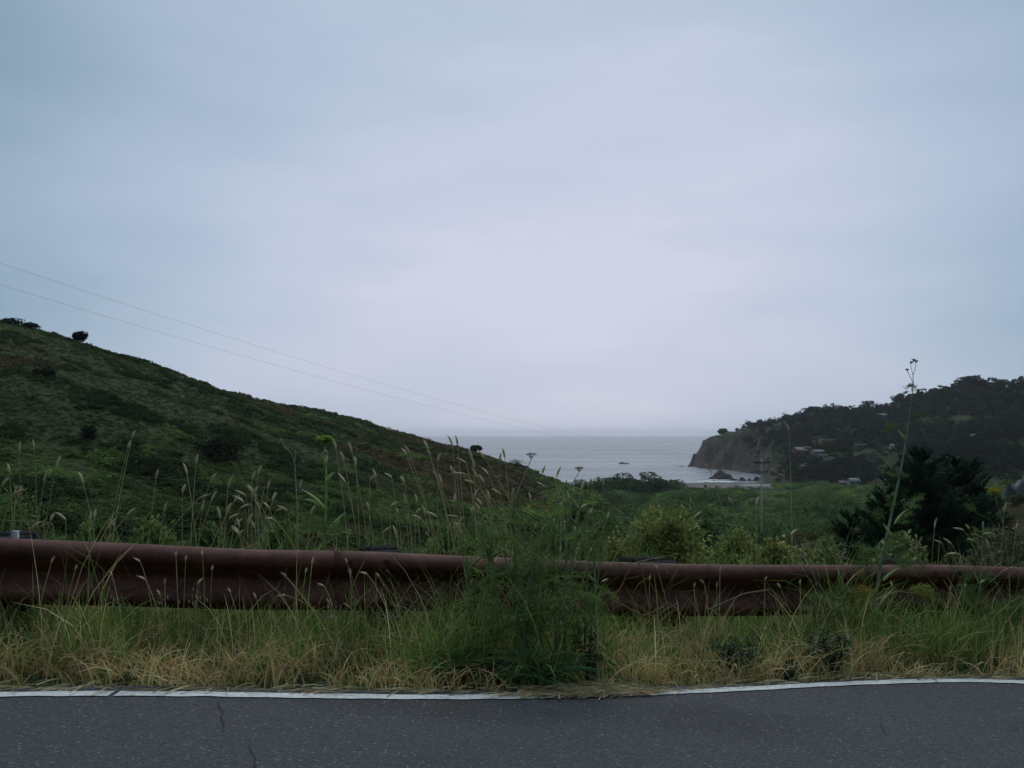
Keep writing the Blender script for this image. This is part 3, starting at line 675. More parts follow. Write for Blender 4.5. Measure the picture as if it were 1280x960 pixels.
# headland woods
hv = [far_tree(11, 11, 480, 1.5, rng, s_, c_) for s_, c_ in (('round', (.016, .032, .022)), ('flat', (.020, .036, .024)), ('round', (.022, .042, .026)), ('flat', (.014, .029, .021)))]
proto = [b.build('cypress_tree', M_far) for b in hv]
seg = np.array([(p[0], p[1]) for p in HEAD]); pts = []
for k in range(3, len(seg) - 1):                       # along the ridge crest
    d = seg[k + 1] - seg[k]; L = np.hypot(*d)
    for s_ in np.arange(0, L, 3.6):
        q = seg[k] + d * s_ / L + rng.normal(size=2) * np.array([4, 7]); pts.append((q[0], q[1] - 4))
ridge_n = len(pts)
m_ = 16000
yy = rng.uniform(560, 1100, m_); xx = yy * rng.uniform(.245, .60, m_)
pts = np.concatenate([np.array(pts), np.stack([xx, yy], 1)])
bk, vl, hl, hd_, sp_ = parts_z(pts[:, 0], pts[:, 1]); isr = np.arange(len(pts)) < ridge_n
on = (hd_ > vl + 2.5); pts, isr = pts[on], isr[on]
P = np.stack([pts[:, 0], pts[:, 1], terr(pts[:, 0], pts[:, 1]) - .4], 1); pxx, pyy = project(P)
dens = fbm(P[:, 0], P[:, 1], 80, 61, 3)
bare = (pxx < 935) & (rng.random(len(P)) < .97)
rel = P[:, 2] - CAMZ
ok = (pxx > 918) & (pxx < 1330) & ~bare & (isr | (dens > -.62 + .42 * (rel < -16))) & clear_of_houses(P, 9, 5)
ok &= ~((pxx < 985) & (rel < -14) & ~isr) & ~((pxx < 950) & (rng.random(len(P)) < .4))
gap = isr & (((pxx > 1106) & (pxx < 1117)) | ((pxx < 955) & (rng.random(len(P)) < .75)))
ok &= ~gap
P, isr, pxx = P[ok], isr[ok], pxx[ok]
# thin out by spacing
taken = []; keepi = []
for i_ in range(len(P)):
    q = P[i_]; r_ = 3.0 if isr[i_] else 6.0
    if taken:
        tk = np.array(taken); 
        if (np.hypot(tk[:, 0] - q[0], (tk[:, 1] - q[1])) < r_).any(): continue
    taken.append(q[:2]); keepi.append(i_)
P, isr, pxx = P[keepi], isr[keepi], pxx[keepi]
import sys; print('headland trees', len(P), 'ridge', isr.sum())
first = {}
order = np.concatenate([np.where(isr)[0], np.where(~isr)[0][np.argsort(P[~isr][:, 1])]])
NT = 270; k = 0
for i_ in order[:NT]:
    v = int(rng.integers(0, 4)); o = proto[v] if v not in first else proto[v].copy()
    if v in first: COL.objects.link(o)
    first[v] = 1
    s = rng.uniform(.6, 1.25) * (1.12 if isr[i_] else .72); s *= float(np.interp(pxx[i_], [930, 1000, 1060, 1250], [.5, .72, 1.0, 1.15]))
    o.location = P[i_]; o.scale = (s * rng.uniform(.9, 1.35), s * rng.uniform(.9, 1.35), s * rng.uniform(.85, 1.15)); o.rotation_euler = (0, 0, rng.uniform(0, 6.28))
    if isr[i_]: tag(o, 'dark spreading tree in the row along the headland ridge skyline', 'tree', 'trees along the headland ridge')
    else: tag(o, 'dark rounded tree on the wooded headland slope below the ridge', 'tree', 'trees on the headland slope')
rest = order[NT:]
ftv = [dome_leaves(170, 1, 1, .30, rng, 9) for _ in range(5)]
sc_ = rng.uniform(3.2, 5.4, len(rest)); Tf = jit((.020, .037, .025), len(rest), rng, .4)
if len(rest):
    tag(place(ftv, P[rest], np.stack([sc_ * 1.15, sc_ * 1.15, sc_ * rng.uniform(1.2, 1.9, len(rest))], 1), rng.uniform(0, 6.28, len(rest)), Tf, 'headland_forest', M_far), kind='stuff', label='far dark woods merging into one mass on the headland')
# scrub between the trees
n = 9000; yy = rng.uniform(560, 1130, n); xx = yy * rng.uniform(.19, .60, n); bk, vl, hl, hd_, sp_ = parts_z(xx, yy)
P2 = np.stack([xx, yy, terr(xx, yy) - .2], 1); px2, py2 = project(P2); rl = P2[:, 2] - CAMZ
on = (hd_ > vl + 1.0) & clear_of_houses(P2, 2.5, 3) & ((px2 > 945) | ((px2 > 884) & (rl > -17 - 14 * fbm(xx, yy, 40, 66, 3)) & (rng.random(n) < .9))) & ~((px2 < 965) & (rl < -27)) & (fbm(xx, yy, 45, 67, 3) > -.45) & ~((px2 < 938) & (py2 < 557))
P2 = P2[on]; rs = rng.uniform(1.6, 3.6, len(P2))
Tf = np.where((rng.random(len(P2)) < .2)[:, None], np.array([.06, .055, .038]), np.array([.026, .046, .028])) * rng.uniform(.65, 1.35, (len(P2), 1))
tag(place(vlow, P2, np.stack([rs * 1.2, rs * 1.2, rs * rng.uniform(.6, 1, len(P2))], 1), rng.uniform(0, 6.28, len(P2)), Tf, 'headland_scrub', M_far), kind='stuff', label='dark scrub between the trees of the headland')
# lone trees near the headland tip
for px_, py_, h_, w_, lab in ((903, 552, 15, 12, 'leaning dark tree standing alone at the seaward end of the headland'), (916, 549.5, 8, 11, 'round dark bush on the headland crest just inland of the lone tree')):
    Y = hit(px_, py_, 900) or 1120; x_ = (px_ - CX) / F * 1128; lone_tree('cypress_tree', (x_, 1128, float(terr(x_, 1128)) - .4), lab, h_, w_, 900, 1.9, rng, 'round', (.018, .034, .022))

# ---- rocks ----
def rock(name, px, pyb, wpx, hpx, label, mat=M_rockdark, seed=0, Y=None, peak=0.0, group=None, flatn=1.0):
    r = np.random.default_rng(seed); Y = Y or -SEA * F / (pyb - HY); w = wpx / F * Y; h = hpx / F * Y
    nu, nv = 22, 12; th = np.linspace(0, 2 * math.pi, nu, endpoint=False); ph = np.linspace(0, 1, nv)
    TH, PH = np.meshgrid(th, ph); rr = (1 - PH ** 1.6) ** .62
    dx = np.cos(TH) * rr; dy = np.sin(TH) * rr; dz = PH + 0 * TH
    nzv = 1 + .35 * fbm(dx * 1.3 + seed, dy * 1.3 + dz * 1.7, 1.3, 100 + seed, 4)
    V = np.stack([dx * nzv * w / 2 + peak * dz * w, dy * nzv * w * .45, (dz * (.85 + .3 * fbm(dx + 3, dy + seed, 1.1, 200 + seed, 3)) - .25) * h * 1.15], -1).reshape(-1, 3)
    b = MB(); i = np.arange(nv - 1)[:, None] * nu; j = np.arange(nu)[None]; k = (j + 1) % nu
    loc = at(px, pyb, Y); b.add(V + loc, np.stack([i + j, i + k, i + nu + k, i + nu + j], -1).reshape(-1, 4))
    return tag(b.build(name, mat, origin=loc), label, 'rock', group)
SR = [(779, 580, 13, 3.2, 'low black rock awash in the open water with foam at both ends', 0), (902, 599, 27, 12.5, 'pointed brown sea stack standing just off the beach', .16), (852, 583.3, 7, 1.5, 'flat dark reef rock seaward of the headland tip', 0), (862, 583.4, 7, 2.6, 'small dark rock touching the headland tip', .1),
      (846, 583, 3, 1, 'tiny outermost reef rock off the headland tip', 0), (917, 600.5, 9, 3.5, 'small boulder right beside the pointed sea stack', 0), (928, 601, 11, 5.5, 'rounded boulder second along from the pointed sea stack', 0), (937, 601, 7, 3.5, 'smallest boulder in the row on the beach end', 0), (947, 601, 14, 6.5, 'largest boulder at the foot of the headland behind the utility pole', .05), (889, 599, 8, 3.5, 'low dark rock at the left foot of the sea stack', -.1)]
for k, (a, b_, c, d, lab, pk) in enumerate(SR): rock('sea_rock', a, b_, c, d, lab, seed=k + 3, peak=pk, group='rocks in the bay')
rock('rock_outcrop', 1290, 628, 74, 50, 'pale grey rock outcrop rising from the slope at the right edge', M_rockpale, 31, Y=68)
rock('driftwood_log', 935, 609.5, 16, 2, 'dark driftwood bank beside the lagoon on the beach', M_rockdark, 33, Y=690)['category'] = 'driftwood'

# ---- trees and big shrubs on the left hill ----
for px_, py_, h_, w_, n_, lab, cat, nm in (
        (101, 434, 2.9, 3.1, 1500, 'small rounded tree alone on the upper left skyline', 'tree', 'hill_tree'), (595, 574.5, 4.6, 4.4, 1300, 'small round tree low on the ridge in front of the sea', 'tree', 'hill_tree'),
        (38, 416, 1.2, 4.4, 500, 'flat dark shrub on the skyline left of the lone hill tree', 'shrub', 'hill_shrub'), (10, 411, 1.4, 6.5, 600, 'dark shrub at the highest left end of the skyline', 'shrub', 'hill_shrub'),
        (270, 572, 4.2, 9.0, 1500, 'large dark spreading shrub in the middle of the hillside', 'shrub', 'hill_shrub'), (110, 545, 1.8, 2.6, 400, 'small round dark shrub on the lower left hillside', 'shrub', 'hill_shrub'), (300, 489, 1.3, 1.6, 200, 'tiny dark bump of a shrub on the mid skyline', 'shrub', 'hill_shrub'),
        (645, 602, 3.6, 9.0, 500, 'dark low shrub where the ridge meets the beach', 'shrub', 'hill_shrub'), (60, 470, 2.2, 5, 500, 'dark shrub on the upper left slope under the skyline', 'shrub', 'hill_shrub')):
    Y = hit(px_, py_ + 2, 60) or 300
    if px_ in (101, 595, 38, 10, 300, 645):                      # these stand on the ridge line
        Ys = np.arange(110, 560, 2.0); Y = float(Ys[np.argmax(terr_rel((px_ - CX) / F * Ys, Ys) / Ys)]) - 1
    x_ = (px_ - CX) / F * Y
    if cat == 'tree':
        lone_tree(nm, (x_, Y, float(terr(x_, Y)) - .1), lab, h_, w_, n_, .42 if h_ < 4 else .75, rng, 'round', (.014, .025, .015)); continue
    b = MB()
    if True:
        V, Fc = dome_leaves(n_, w_ / 2, h_, .35, rng, 9); b.add(V, Fc, rep(jit((.013, .022, .012), n_, rng, .35), 4))
    o = b.build(nm, M_far); x_ = (px_ - CX) / F * Y; o.location = (x_, Y, float(terr(x_, Y)) - .1); tag(o, lab, cat)

# ---- utility pole and wires ----
PY_ = 125.0; pt = at(952, 575, PY_)
pole = tag(empty('utility_pole', (pt[0], PY_, float(terr(pt[0], PY_)) - .2)), 'tall wooden utility pole with crossarms rising from the valley', 'utility pole')
zb = pole.location[2]; b = MB(); b.tube([(pt[0], PY_, zb - 1), (pt[0], PY_, (zb + pt[2]) / 2), (pt[0], PY_, pt[2] + .25)], [.16, .14, .11], 10); part(b, 'pole_shaft', M_pole, pole, True)
for dz, w in ((-.35, 2.3), (-1.6, 1.5)):
    b = MB(); b.box((pt[0], PY_ - .2, pt[2] + dz), (w, .14, .17), .18); arm = part(b, 'crossarm', M_ins, pole)
    for q in (-.95, -.72, -.4, .4, .72, .95):
        if dz < -1 and abs(q) < .9: continue
        c = np.array([pt[0] + q * w / 2, PY_ - .2 + q * w / 2 * .18, pt[2] + dz + .07]); b = MB(); b.tube([c, c + [0, 0, .06], c + [0, 0, .12], c + [0, 0, .18], c + [0, 0, .24]], [.05, .10, .085, .10, .04], 8); part(b, 'insulator', M_ins, arm)
b = MB(); b.tube([(pt[0] + .22, PY_ - .3, pt[2] - 2.9), (pt[0] + .22, PY_ - .3, pt[2] - 2.85), (pt[0] + .22, PY_ - .3, pt[2] - 2.1), (pt[0] + .22, PY_ - .3, pt[2] - 2.05)], [.02, .15, .15, .02], 10) if False else b.tube([(pt[0] - .75, PY_ - .2, pt[2] - 1.55), (pt[0], PY_ - .2, pt[2] - .5)], [.025, .025], 5); part(b, 'brace', M_pole, pole)
for name, (pxa, pya, Ya), end, sag, r_, lab in (('utility_wire', (0, 329, 35), (pt[0] + 1.0, PY_ - .1, pt[2] - .05), 1.95, .0036, 'upper thin wire slanting across the sky to the utility pole'),
                                         ('utility_wire', (0, 356, 35), (pt[0] - 1.05, PY_ - .3, pt[2] - .05), 1.75, .0036, 'lower thin wire slanting across the sky to the utility pole'),
                                         ('utility_wire', (0, 577, 40), (pt[0] - .7, PY_ - .3, pt[2] - 1.3), 2.6, .012, 'dark cable hanging low in front of the hillside')):
    A_ = at(pxa, pya, Ya); E = np.array(end); tt = np.linspace(-1.0, 1, 90)[:, None]
    Pw = A_ + (E - A_) * tt; s_ = sag * 4 * tt[:, 0] * (1 - tt[:, 0]); Pw[:, 2] -= s_
    b = MB(); b.tube(Pw, r_, 5, cap=False); tag(b.build(name, M_wire, origin=Pw[-1]), lab, 'wire')

# ------------------------------------------------------------------ dark pines on the right slope
def pine(px, pyt, Y, wide, label, seed, nb=95):
    r = np.random.default_rng(seed); x_ = (px - CX) / F * Y; zt_ = CAMZ - (pyt - HY) / F * Y; zg = float(terr(x_, Y)) - .3; h = zt_ - zg
    o = tag(empty('pine_tree', (x_, Y, zg)), label, 'pine tree', 'dark pines beyond the guardrail'); base = np.array([x_, Y, zg])
    b = MB(); b.tube([base, base + [.05, 0, h * .5], base + [0, .05, h * .98]], [h * .022, h * .014, .015], 7, (.055, .042, .034)); part(b, 'trunk', M_bark, o, True)
    bb = MB(); nb_ = MB(); allC, allD, allL = [], [], []
    for k in range(nb):
        f = r.uniform(.12, .98) ** .85; az = r.uniform(0, 6.283); L = wide * (1.02 - f) ** .95 * r.uniform(.6, 1.15) + .2
        p0 = base + [0, 0, h * f]; up = .16 + .42 * f
        tt = np.linspace(0, 1, 7); droop = r.uniform(-.02, .12)
        c = np.stack([np.cos(az) * L * tt, np.sin(az) * L * tt, L * (up * tt - droop * tt * (1 - tt) * 2 + .18 * tt ** 2.5)], 1) + p0
        bb.tube(c, np.linspace(.028, .006, 7) * (1.2 - f), 4, (.05, .038, .03), cap=False)
        m = int(45 + 62 * L); q = r.uniform(.12, 1, m); idx = q * 6; i0 = np.minimum(idx.astype(int), 5); fr = (idx - i0)[:, None]
        pc = c[i0] * (1 - fr) + c[i0 + 1] * fr; tg = unit(c[i0 + 1] - c[i0]); sd = r.normal(size=(m, 3)) * np.array([1, 1, .55])
        off = sd * (.06 + .22 * (1 - q))[:, None] * min(L, 1.6) * .46
        allC.append(pc + off); allD.append(tg * 1.2 + unit(sd) * .8 + [0, 0, .25]); allL.append(r.uniform(.13, .28, m))
    C = np.concatenate(allC); D = np.concatenate(allD); L = np.concatenate(allL)
    V, Fc = leaf_quads(C, D, L, L * .22, r); nb_.add(V, Fc, rep(jit((.025, .056, .029), len(C), r, .4), 4))
    part(bb, 'branches', M_bark, o); part(nb_, 'crown', M_leaf, o)
pine(1153, 561, 40, 5.6, 'tallest dark pine with upswept layered branches behind the tall fennel', 71, 230)
pine(1193, 568, 41.5, 4.4, 'dark pine with a blunt double top just right of the tallest pine', 72, 180)
pine(1212, 575, 43, 4.0, 'slim dark pine at the right end of the pine group', 73, 150)
pine(1108, 612, 38, 3.8, 'shorter dark pine in front of the left side of the tallest pine', 75, 170)
pine(1062, 640, 39, 3.2, 'low young pine at the left end of the pine group', 74, 130)

# ------------------------------------------------------------------ bushes just beyond the guardrail
def bush(px, pyt, wpx, Y, label, tints, seed, n=3600, leaf=.055, name='coyote_bush', cat='bush', clumps=46, group='bushes beyond the guardrail', hmin=.8):
    r = np.random.default_rng(seed); x_ = (px - CX) / F * Y; zt_ = CAMZ - (pyt - HY) / F * Y; zg = float(terr(x_, Y)) - .1; h = max(zt_ - zg, hmin); w = wpx / F * Y
    base = np.array([x_, Y, zt_ - h]); o = tag(empty(name, base), label, cat, group)
    zq = r.uniform(.15, 1, clumps) ** .6; aq = r.uniform(0, 6.283, clumps); rq = np.sqrt(np.clip(1.04 - zq ** 2, 0, 1)) * r.uniform(.45, 1, clumps)
    cen = np.stack([np.cos(aq) * rq, np.sin(aq) * rq, zq * r.uniform(.72, .95, clumps)], 1); cen[0] = (.05, 0, .95); cen[1] = (-.10, .02, .90); cen[2] = (.18, -.03, .88); cen[3] = (0, -.1, .86)
    cen = cen * np.array([w / 2, w / 2 * .8, h * .95])
    cr_ = r.uniform(.10, .24, clumps) * min(w, h * 1.3) * .68
    k = r.integers(0, clumps, n); dd = unit(r.normal(size=(n, 3))); C = cen[k] + dd * (cr_[k] * r.random(n) ** .45)[:, None] + np.array([0, 0, .04])
    # upright leafy sprigs that break the outline
    C[:, 2] += np.where(r.random(n) < .15, r.uniform(0, .16, n) * min(1, h), 0)
    s = leaf * 1.25 * r.uniform(.6, 1.35, n); V, Fc = leaf_quads(C + base, dd + [0, 0, .6] + r.normal(size=(n, 3)) * .4, s, s * .55, r)
    tb = np.array(tints) * 1.85; ct = tb[r.integers(0, len(tb), clumps)] * r.uniform(.7, 1.3, (clumps, 1)); tc2 = ct[k] * r.uniform(.65, 1.4, (n, 1))
    f_ = MB(); f_.add(V, Fc, rep(tc2, 4)); part(f_, 'foliage', M_leaf, o)
    s_ = MB()
    for q in range(clumps):
        a = base + [cen[q][0] * .1, cen[q][1] * .1, 0]; m_ = base + cen[q] * np.array([.55, .55, .6]) + r.normal(size=3) * .03; s_.tube([a, m_, base + cen[q]], [.016, .010, .004], 4, (.085, .065, .05), cap=False)
    part(s_, 'branches', M_bark, o)
YG = [(.155, .175, .05), (.12, .15, .045), (.17, .16, .06)]; DG = [(.05, .085, .03), (.07, .11, .035)]; MG = [(.09, .135, .04), (.07, .11, .035), (.11, .15, .045)]; OL = [(.10, .10, .04), (.075, .075, .035), (.06, .075, .03)]
BS = [(835, 637, 205, 14.5, 'tallest yellow green leafy bush behind the middle of the guardrail', YG, 7500),
      (918, 658, 140, 13.6, 'yellow green bush sloping down right of the tallest middle bush', YG, 3600),
      (768, 668, 90, 13.8, 'small olive bush at the left foot of the tallest middle bush', YG, 2600),
      (968, 672, 110, 12.6, 'low leafy bush in front of the utility pole', YG, 3200),
      (1030, 672, 110, 12.2, 'pale tipped bush between the utility pole and the tall fennel', [(.16, .17, .075), (.13, .15, .06), (.11, .14, .05)], 3400),
      (1128, 668, 120, 12.0, 'pale tipped bush right behind the tall fennel stem', [(.16, .17, .08), (.13, .15, .06), (.10, .13, .05)], 3600),
      (1190, 690, 70, 11.5, 'low olive bush between the tall fennel and the right edge', OL, 1800),
      (1262, 655, 120, 19, 'olive brown bush on the bank at the right edge', OL, 2600),
      (1225, 672, 80, 16, 'brownish low bush in front of the pines', [(.10, .075, .05), (.08, .075, .04)], 1800),
      (18, 606, 170, 17, 'deep green bush at the left edge above the guardrail', MG, 4200),
      (118, 640, 130, 12.6, 'bright green leafy bush above the left part of the guardrail', MG, 3400),
      (190, 648, 110, 11.6, 'green bush with yellowish tips right of the bright green bush', [(.12, .15, .05), (.09, .13, .04)], 2800),
      (262, 652, 110, 12.4, 'low dark green bush left of the dry stalks', DG, 2600),
      (345, 652, 120, 12.8, 'spreading green bush behind the dry branching stalks', MG, 2600),
      (470, 672, 150, 12.5, 'dark green low bush behind the guardrail joint', DG, 2800),
      (560, 660, 130, 13.5, 'mid green bush left of the large middle fennel', MG, 2600),
      (700, 655, 90, 13, 'grassy green bush behind the large middle fennel', MG, 2400),
      (722, 620, 75, 62, 'dark tree like bush lower in the valley left of the tallest middle bush', DG, 2200),
      (760, 634, 80, 70, 'dark valley bush directly behind the tallest middle bush', DG, 2200),
      (880, 646, 60, 75, 'round dark valley bush right behind the tallest middle bush', DG, 2000),
      (690, 640, 70, 52, 'dark bush on the valley side near the foot of the brown ridge', DG, 2000),
      (930, 662, 45, 60, 'small light green bush in the valley left of the utility pole', MG, 1500)]
for k, (a, b_, c, d, lab, ti, n_) in enumerate(BS):
    far_ = d > 40; bush(a, b_, c, d, lab, ti, 300 + k, n_, leaf=.06 if not far_ else .26, name='coyote_bush' if not far_ else 'valley_bush', group='bushes beyond the guardrail' if not far_ else 'dark bushes in the valley')
# low leaf litter cover so that the bank between the bushes is not bare
n = 9000; yy = rng.uniform(2.7, 12, n) ** 2; xx = yy * rng.uniform(-.72, .72, n); bk, vl, hl, hd_, sp_ = parts_z(xx, yy); on = ~((hl > vl - 1) & (hl > bk)); xx, yy = xx[on], yy[on]; n = len(xx); P = np.stack([xx, yy, terr(xx, yy) - .05], 1); rs = rng.uniform(.22, .5, n) * (1 + yy / 60)
T = np.where((rng.random(n) < .3)[:, None], np.array([.11, .11, .045]), np.array([.065, .10, .035])) * rng.uniform(.6, 1.3, (n, 1))
vb = [dome_leaves(190, 1, 1, .16, rng, 8) for _ in range(4)]
tag(place(vb, P, np.stack([rs * 1.2, rs * 1.2, rs * rng.uniform(.6, 1.1, n)], 1), rng.uniform(0, 6.28, n), T, 'bank_scrub', M_far), kind='stuff', label='low green scrub on the bank falling away behind the guardrail')

# ------------------------------------------------------------------ roadside grass
TAN, STRAW, GRN, GR2, DKG = np.array([.56, .39, .19]), np.array([.74, .61, .34]), np.array([.19, .32, .070]), np.array([.125, .24, .056]), np.array([.33, .37, .11])
def field(n, u0, u1, h0, h1, l0, l1, w0, w1, pal, prob, name, label, seed, x0=-5.2, x1=6.6, upow=1.0, droop=.5, hmul=None):
    r = np.random.default_rng(seed); xx = r.uniform(x0, x1, n); u = u0 + (u1 - u0) * r.random(n) ** upow
    # ragged tufts
    cl = fbm(xx, u * 2, .9, seed, 3); kp = r.random(n) < .62 + .95 * cl; xx, u = xx[kp], u[kp]; n = len(xx)
    yy = edge(xx) + u; zz = terr(xx, yy); hgt = r.uniform(h0, h1, n) * (1 + .35 * fbm(xx, yy, 1.1, seed + 1, 3))
    if hmul is not None: hgt = hgt * hmul(xx, u)
    az = r.uniform(0, 6.283, n); ci = r.choice(len(pal), n, p=prob); T = np.array(pal)[ci] * r.uniform(.65, 1.35, (n, 1)); T = T * (1 + .25 * fbm(xx, yy, .7, seed + 2, 3)[:, None])
    (V, Fc), P = blades(np.stack([xx, yy, zz - .01], 1), hgt, r.uniform(l0, l1, n), az, r.uniform(w0, w1, n), r, 5, droop)
    b = MB(); b.add(V, Fc, rep(T, 10)); return tag(b.build(name, M_grass), kind='stuff', label=label)
field(26000, .10, .95, .06, .24, .2, 1.15, .004, .008, [TAN, STRAW, DKG, GRN], [.50, .30, .13, .07], 'dry_grass', 'tan dry grass matted along the edge of the road', 501, upow=.9, droop=.38)
field(20000, .40, 1.35, .16, .42, .1, .95, .0035, .0075, [GRN, DKG, GR2, STRAW, TAN], [.36, .22, .24, .12, .06], 'roadside_grass', 'green and yellow grass growing under the guardrail', 502, droop=.4, hmul=lambda x, u: 1 - .38 * np.exp(-((x - 1.05) / .75) ** 4) - .12 * (x < -.4))
field(24000, 1.2, 3.6, .24, .58, .15, .9, .004, .009, [GRN, GR2, DKG, STRAW], [.38, .32, .18, .12], 'roadside_grass', 'tall green grass behind the guardrail', 503, x1=7.2, droop=.35)
field(9000, 3.2, 9, .25, .6, .15, .8, .005, .009, [GRN, GR2, DKG, STRAW], [.4, .3, .2, .1], 'roadside_grass', 'green grass on the bank further behind the guardrail', 504, x0=-8, x1=9.5, droop=.35)
field(3000, .5, 1.3, .38, .70, .2, .75, .003, .0055, [STRAW, DKG, GRN, TAN], [.35, .25, .25, .15], 'roadside_grass', 'long thin grass stems leaning across the face of the guardrail', 505, droop=.3, hmul=lambda x, u: .62 + .5 * np.exp(-((x + .5) / .38) ** 2) + .3 * np.exp(-((x + 2.1) / .35) ** 2) + .3 * np.exp(-((x - 2.4) / 1.0) ** 2))
field(650, .28, 1.05, .26, .6, .1, .8, .0035, .008, [GRN, GR2, DKG, STRAW], [.36, .38, .18, .08], 'roadside_grass', 'tall broad green grass crowding the large middle fennel', 506, x0=-.7, x1=.75, droop=.4, hmul=lambda x, u: .6 + .35 * np.exp(-((x - .05) / .6) ** 2))
field(2500, .35, 1.25, .24, .58, .1, 1.0, .004, .009, [GRN, GR2, DKG, STRAW], [.42, .32, .18, .08], 'roadside_grass', 'rank green grass growing up over the right part of the guardrail', 507, x0=1.9, x1=5.2, droop=.4, hmul=lambda x, u: .72 + .4 * np.sin(x * 5.3) * np.sin(x * 2.1 + 1))
field(1100, .45, 1.3, .2, .42, .1, .9, .004, .008, [GRN, GR2, DKG, STRAW], [.38, .27, .2, .15], 'roadside_grass', 'green grass tufts under the left part of the guardrail', 508, x0=-4.5, x1=-.3, droop=.4, hmul=lambda x, u: .75 + .4 * np.sin(x * 6.1 + 1) * np.sin(x * 2.3))
field(3000, .15, 1.15, .14, .40, .04, .6, .0018, .0034, [STRAW, TAN, DKG], [.6, .25, .15], 'dry_grass', 'thin upright straw stems standing in the verge', 509, droop=.25)
# cut straw lying across the line
r_ = np.random.default_rng(77); n = 1500
pc = np.where(r_.random(n) < .62, r_.normal(.36, .15, n), r_.uniform(-3.4, 3.6, n)); uu = np.abs(r_.normal(.0, .075, n)) - .03; uu = np.where(np.abs(pc - .36) > .45, uu + .045, uu); yy = edge(pc) + uu; a = r_.normal(0, .5, n) + .25; L = r_.uniform(.03, .17, n)
tt = np.linspace(-.5, .5, 3)[None]; Pd = np.stack([pc[:, None] + np.cos(a)[:, None] * L[:, None] * tt, yy[:, None] + np.sin(a)[:, None] * L[:, None] * tt, rz(pc)[:, None] + .008 + r_.uniform(0, .006, n)[:, None] + .006 * (1 - 4 * tt ** 2)], -1)
V, Fc = ribbons(Pd, r_.uniform(.003, .008, n), r_); b = MB(); b.add(V, Fc, rep(jit((.50, .42, .25), n, r_, .4), 6)); tag(b.build('straw_litter', M_grass), kind='stuff', label='cut straw and dry leaves lying across the white line')

# ------------------------------------------------------------------ single grass stalks with seed heads
def stalk(px, py, Y, lean, label, group, seed, head=.055, hr=.0055, bend=.5, green=False, droop=0.0):
    r = np.random.default_rng(seed); tip = at(px, py, Y)
    x0 = tip[0] - lean; yr = Y + r.uniform(-.06, .06); z0 = float(terr(x0, yr)); H_ = tip[2] - z0
    o = tag(empty('grass_stalk', (x0, yr, z0)), label, 'grass stalk', group)
    tt = np.linspace(0, 1, 9)[:, None]
    P = np.concatenate([x0 + lean * tt ** (1 + bend), yr + (Y - yr) * tt, z0 + H_ * tt - droop * np.maximum(tt - .7, 0) ** 2], 1)
    col = np.array((.46, .39, .19)) if not green else np.array((.22, .27, .09)); col = col * r.uniform(.8, 1.2)
    b = MB(); b.tube(P, np.linspace(.0034, .0017, 9), 4, col, cap=False)
    part(b, 'stem', M_stem, o)
    d = unit((P[-1] - P[-2])[None])[0]; d = d + np.array([np.sign(lean + 1e-6) * droop * .8, 0, -droop]); d = d / np.linalg.norm(d)
    hb = MB(); c0 = P[-1]; q = np.linspace(0, 1, 6)[:, None]; curve = c0 + d * head * q + np.array([np.sign(lean + 1e-6) * .12, 0, -.12]) * head * q ** 2
    hb.tube(curve, np.array([.3, .9, 1, .95, .7, .15]) * hr * 1.25, 6, np.array((.66, .53, .32)) * r.uniform(.8, 1.2), cap=False)
    m = 46; k = r.random(m); Cc = curve[0] + (curve[-1] - curve[0]) * k[:, None]; Db = d + r.normal(size=(m, 3)) * .45; Db = unit(Db)
    Pb = Cc[:, None] + Db[:, None] * (np.linspace(0, 1, 2)[None, :, None] * r.uniform(.008, .016, m)[:, None, None]); V, Fc = ribbons(Pb, .0011, r); hb.add(V, Fc, rep(jit((.62, .50, .31), m, r, .25), 4))
    part(hb, 'seed_head', M_stem, o)
LB = 'pale dry grass stalk with a bristly seed head standing behind the guardrail'; GB = 'seed stalks behind the guardrail'
LF = 'thin grass stalk with a small seed head in front of the guardrail'; GF = 'seed stalks in front of the guardrail'
back = [(70, 586, .06), (165, 548, .10), (234, 594, -.05), (245, 580, .02), (160, 560, .09), (195, 598, .06), (24, 566, 0), (43, 562, -.01), (12, 592, -.02), (55, 603, .05), (285, 605, .02), (228, 612, 0), (322, 590, .02), (315, 596, .0), (335, 610, .04), (305, 618, -.03),
        (430, 577, -.08), (440, 566, -.1), (432, 600, -.07), (420, 562, -.05), (445, 582, -.02), (462, 592, .0), (470, 600, -.06), (508, 570, -.18), (512, 568, -.12), (535, 562, -.16), (538, 570, -.12), (547, 573, 0), (566, 554, -.03), (572, 556, -.05), (583, 570, -.06), (590, 576, -.04), (547, 598, -.12), (552, 605, -.06), (568, 628, 0), (592, 618, .05), (605, 600, -.06), (612, 625, -.04), (625, 576, 0), (627, 610, -.04), (640, 622, .02), (655, 630, 0), (488, 625, .0), (507, 630, -.02), (519, 633, 0), (532, 645, -.04), (498, 645, -.03), (462, 640, -.03), (478, 657, .01), (560, 660, .0),
        (678, 588, 0), (696, 592, .01), (735, 605, .01), (754, 606, .0), (727, 612, .06), (737, 640, .01), (740, 652, 0), (758, 648, .0), (867, 640, .0), (986, 535, -.02), (989, 660, .0), (888, 585, -.12), (915, 630, -.1), (945, 628, .0),
        (82, 640, -.01), (118, 648, 0), (205, 640, .03), (252, 640, .02), (275, 648, -.02), (375, 610, .03), (360, 630, -.02), (388, 640, .02), (1205, 655, -.14), (1212, 662, -.12), (1190, 678, -.10), (1196, 684, -.16), (1222, 670, -.1), (1237, 685, -.08), (1168, 660, .02), (1178, 672, -.05), (1255, 640, .02), (1270, 662, .04)]
_r = np.random.default_rng(91)
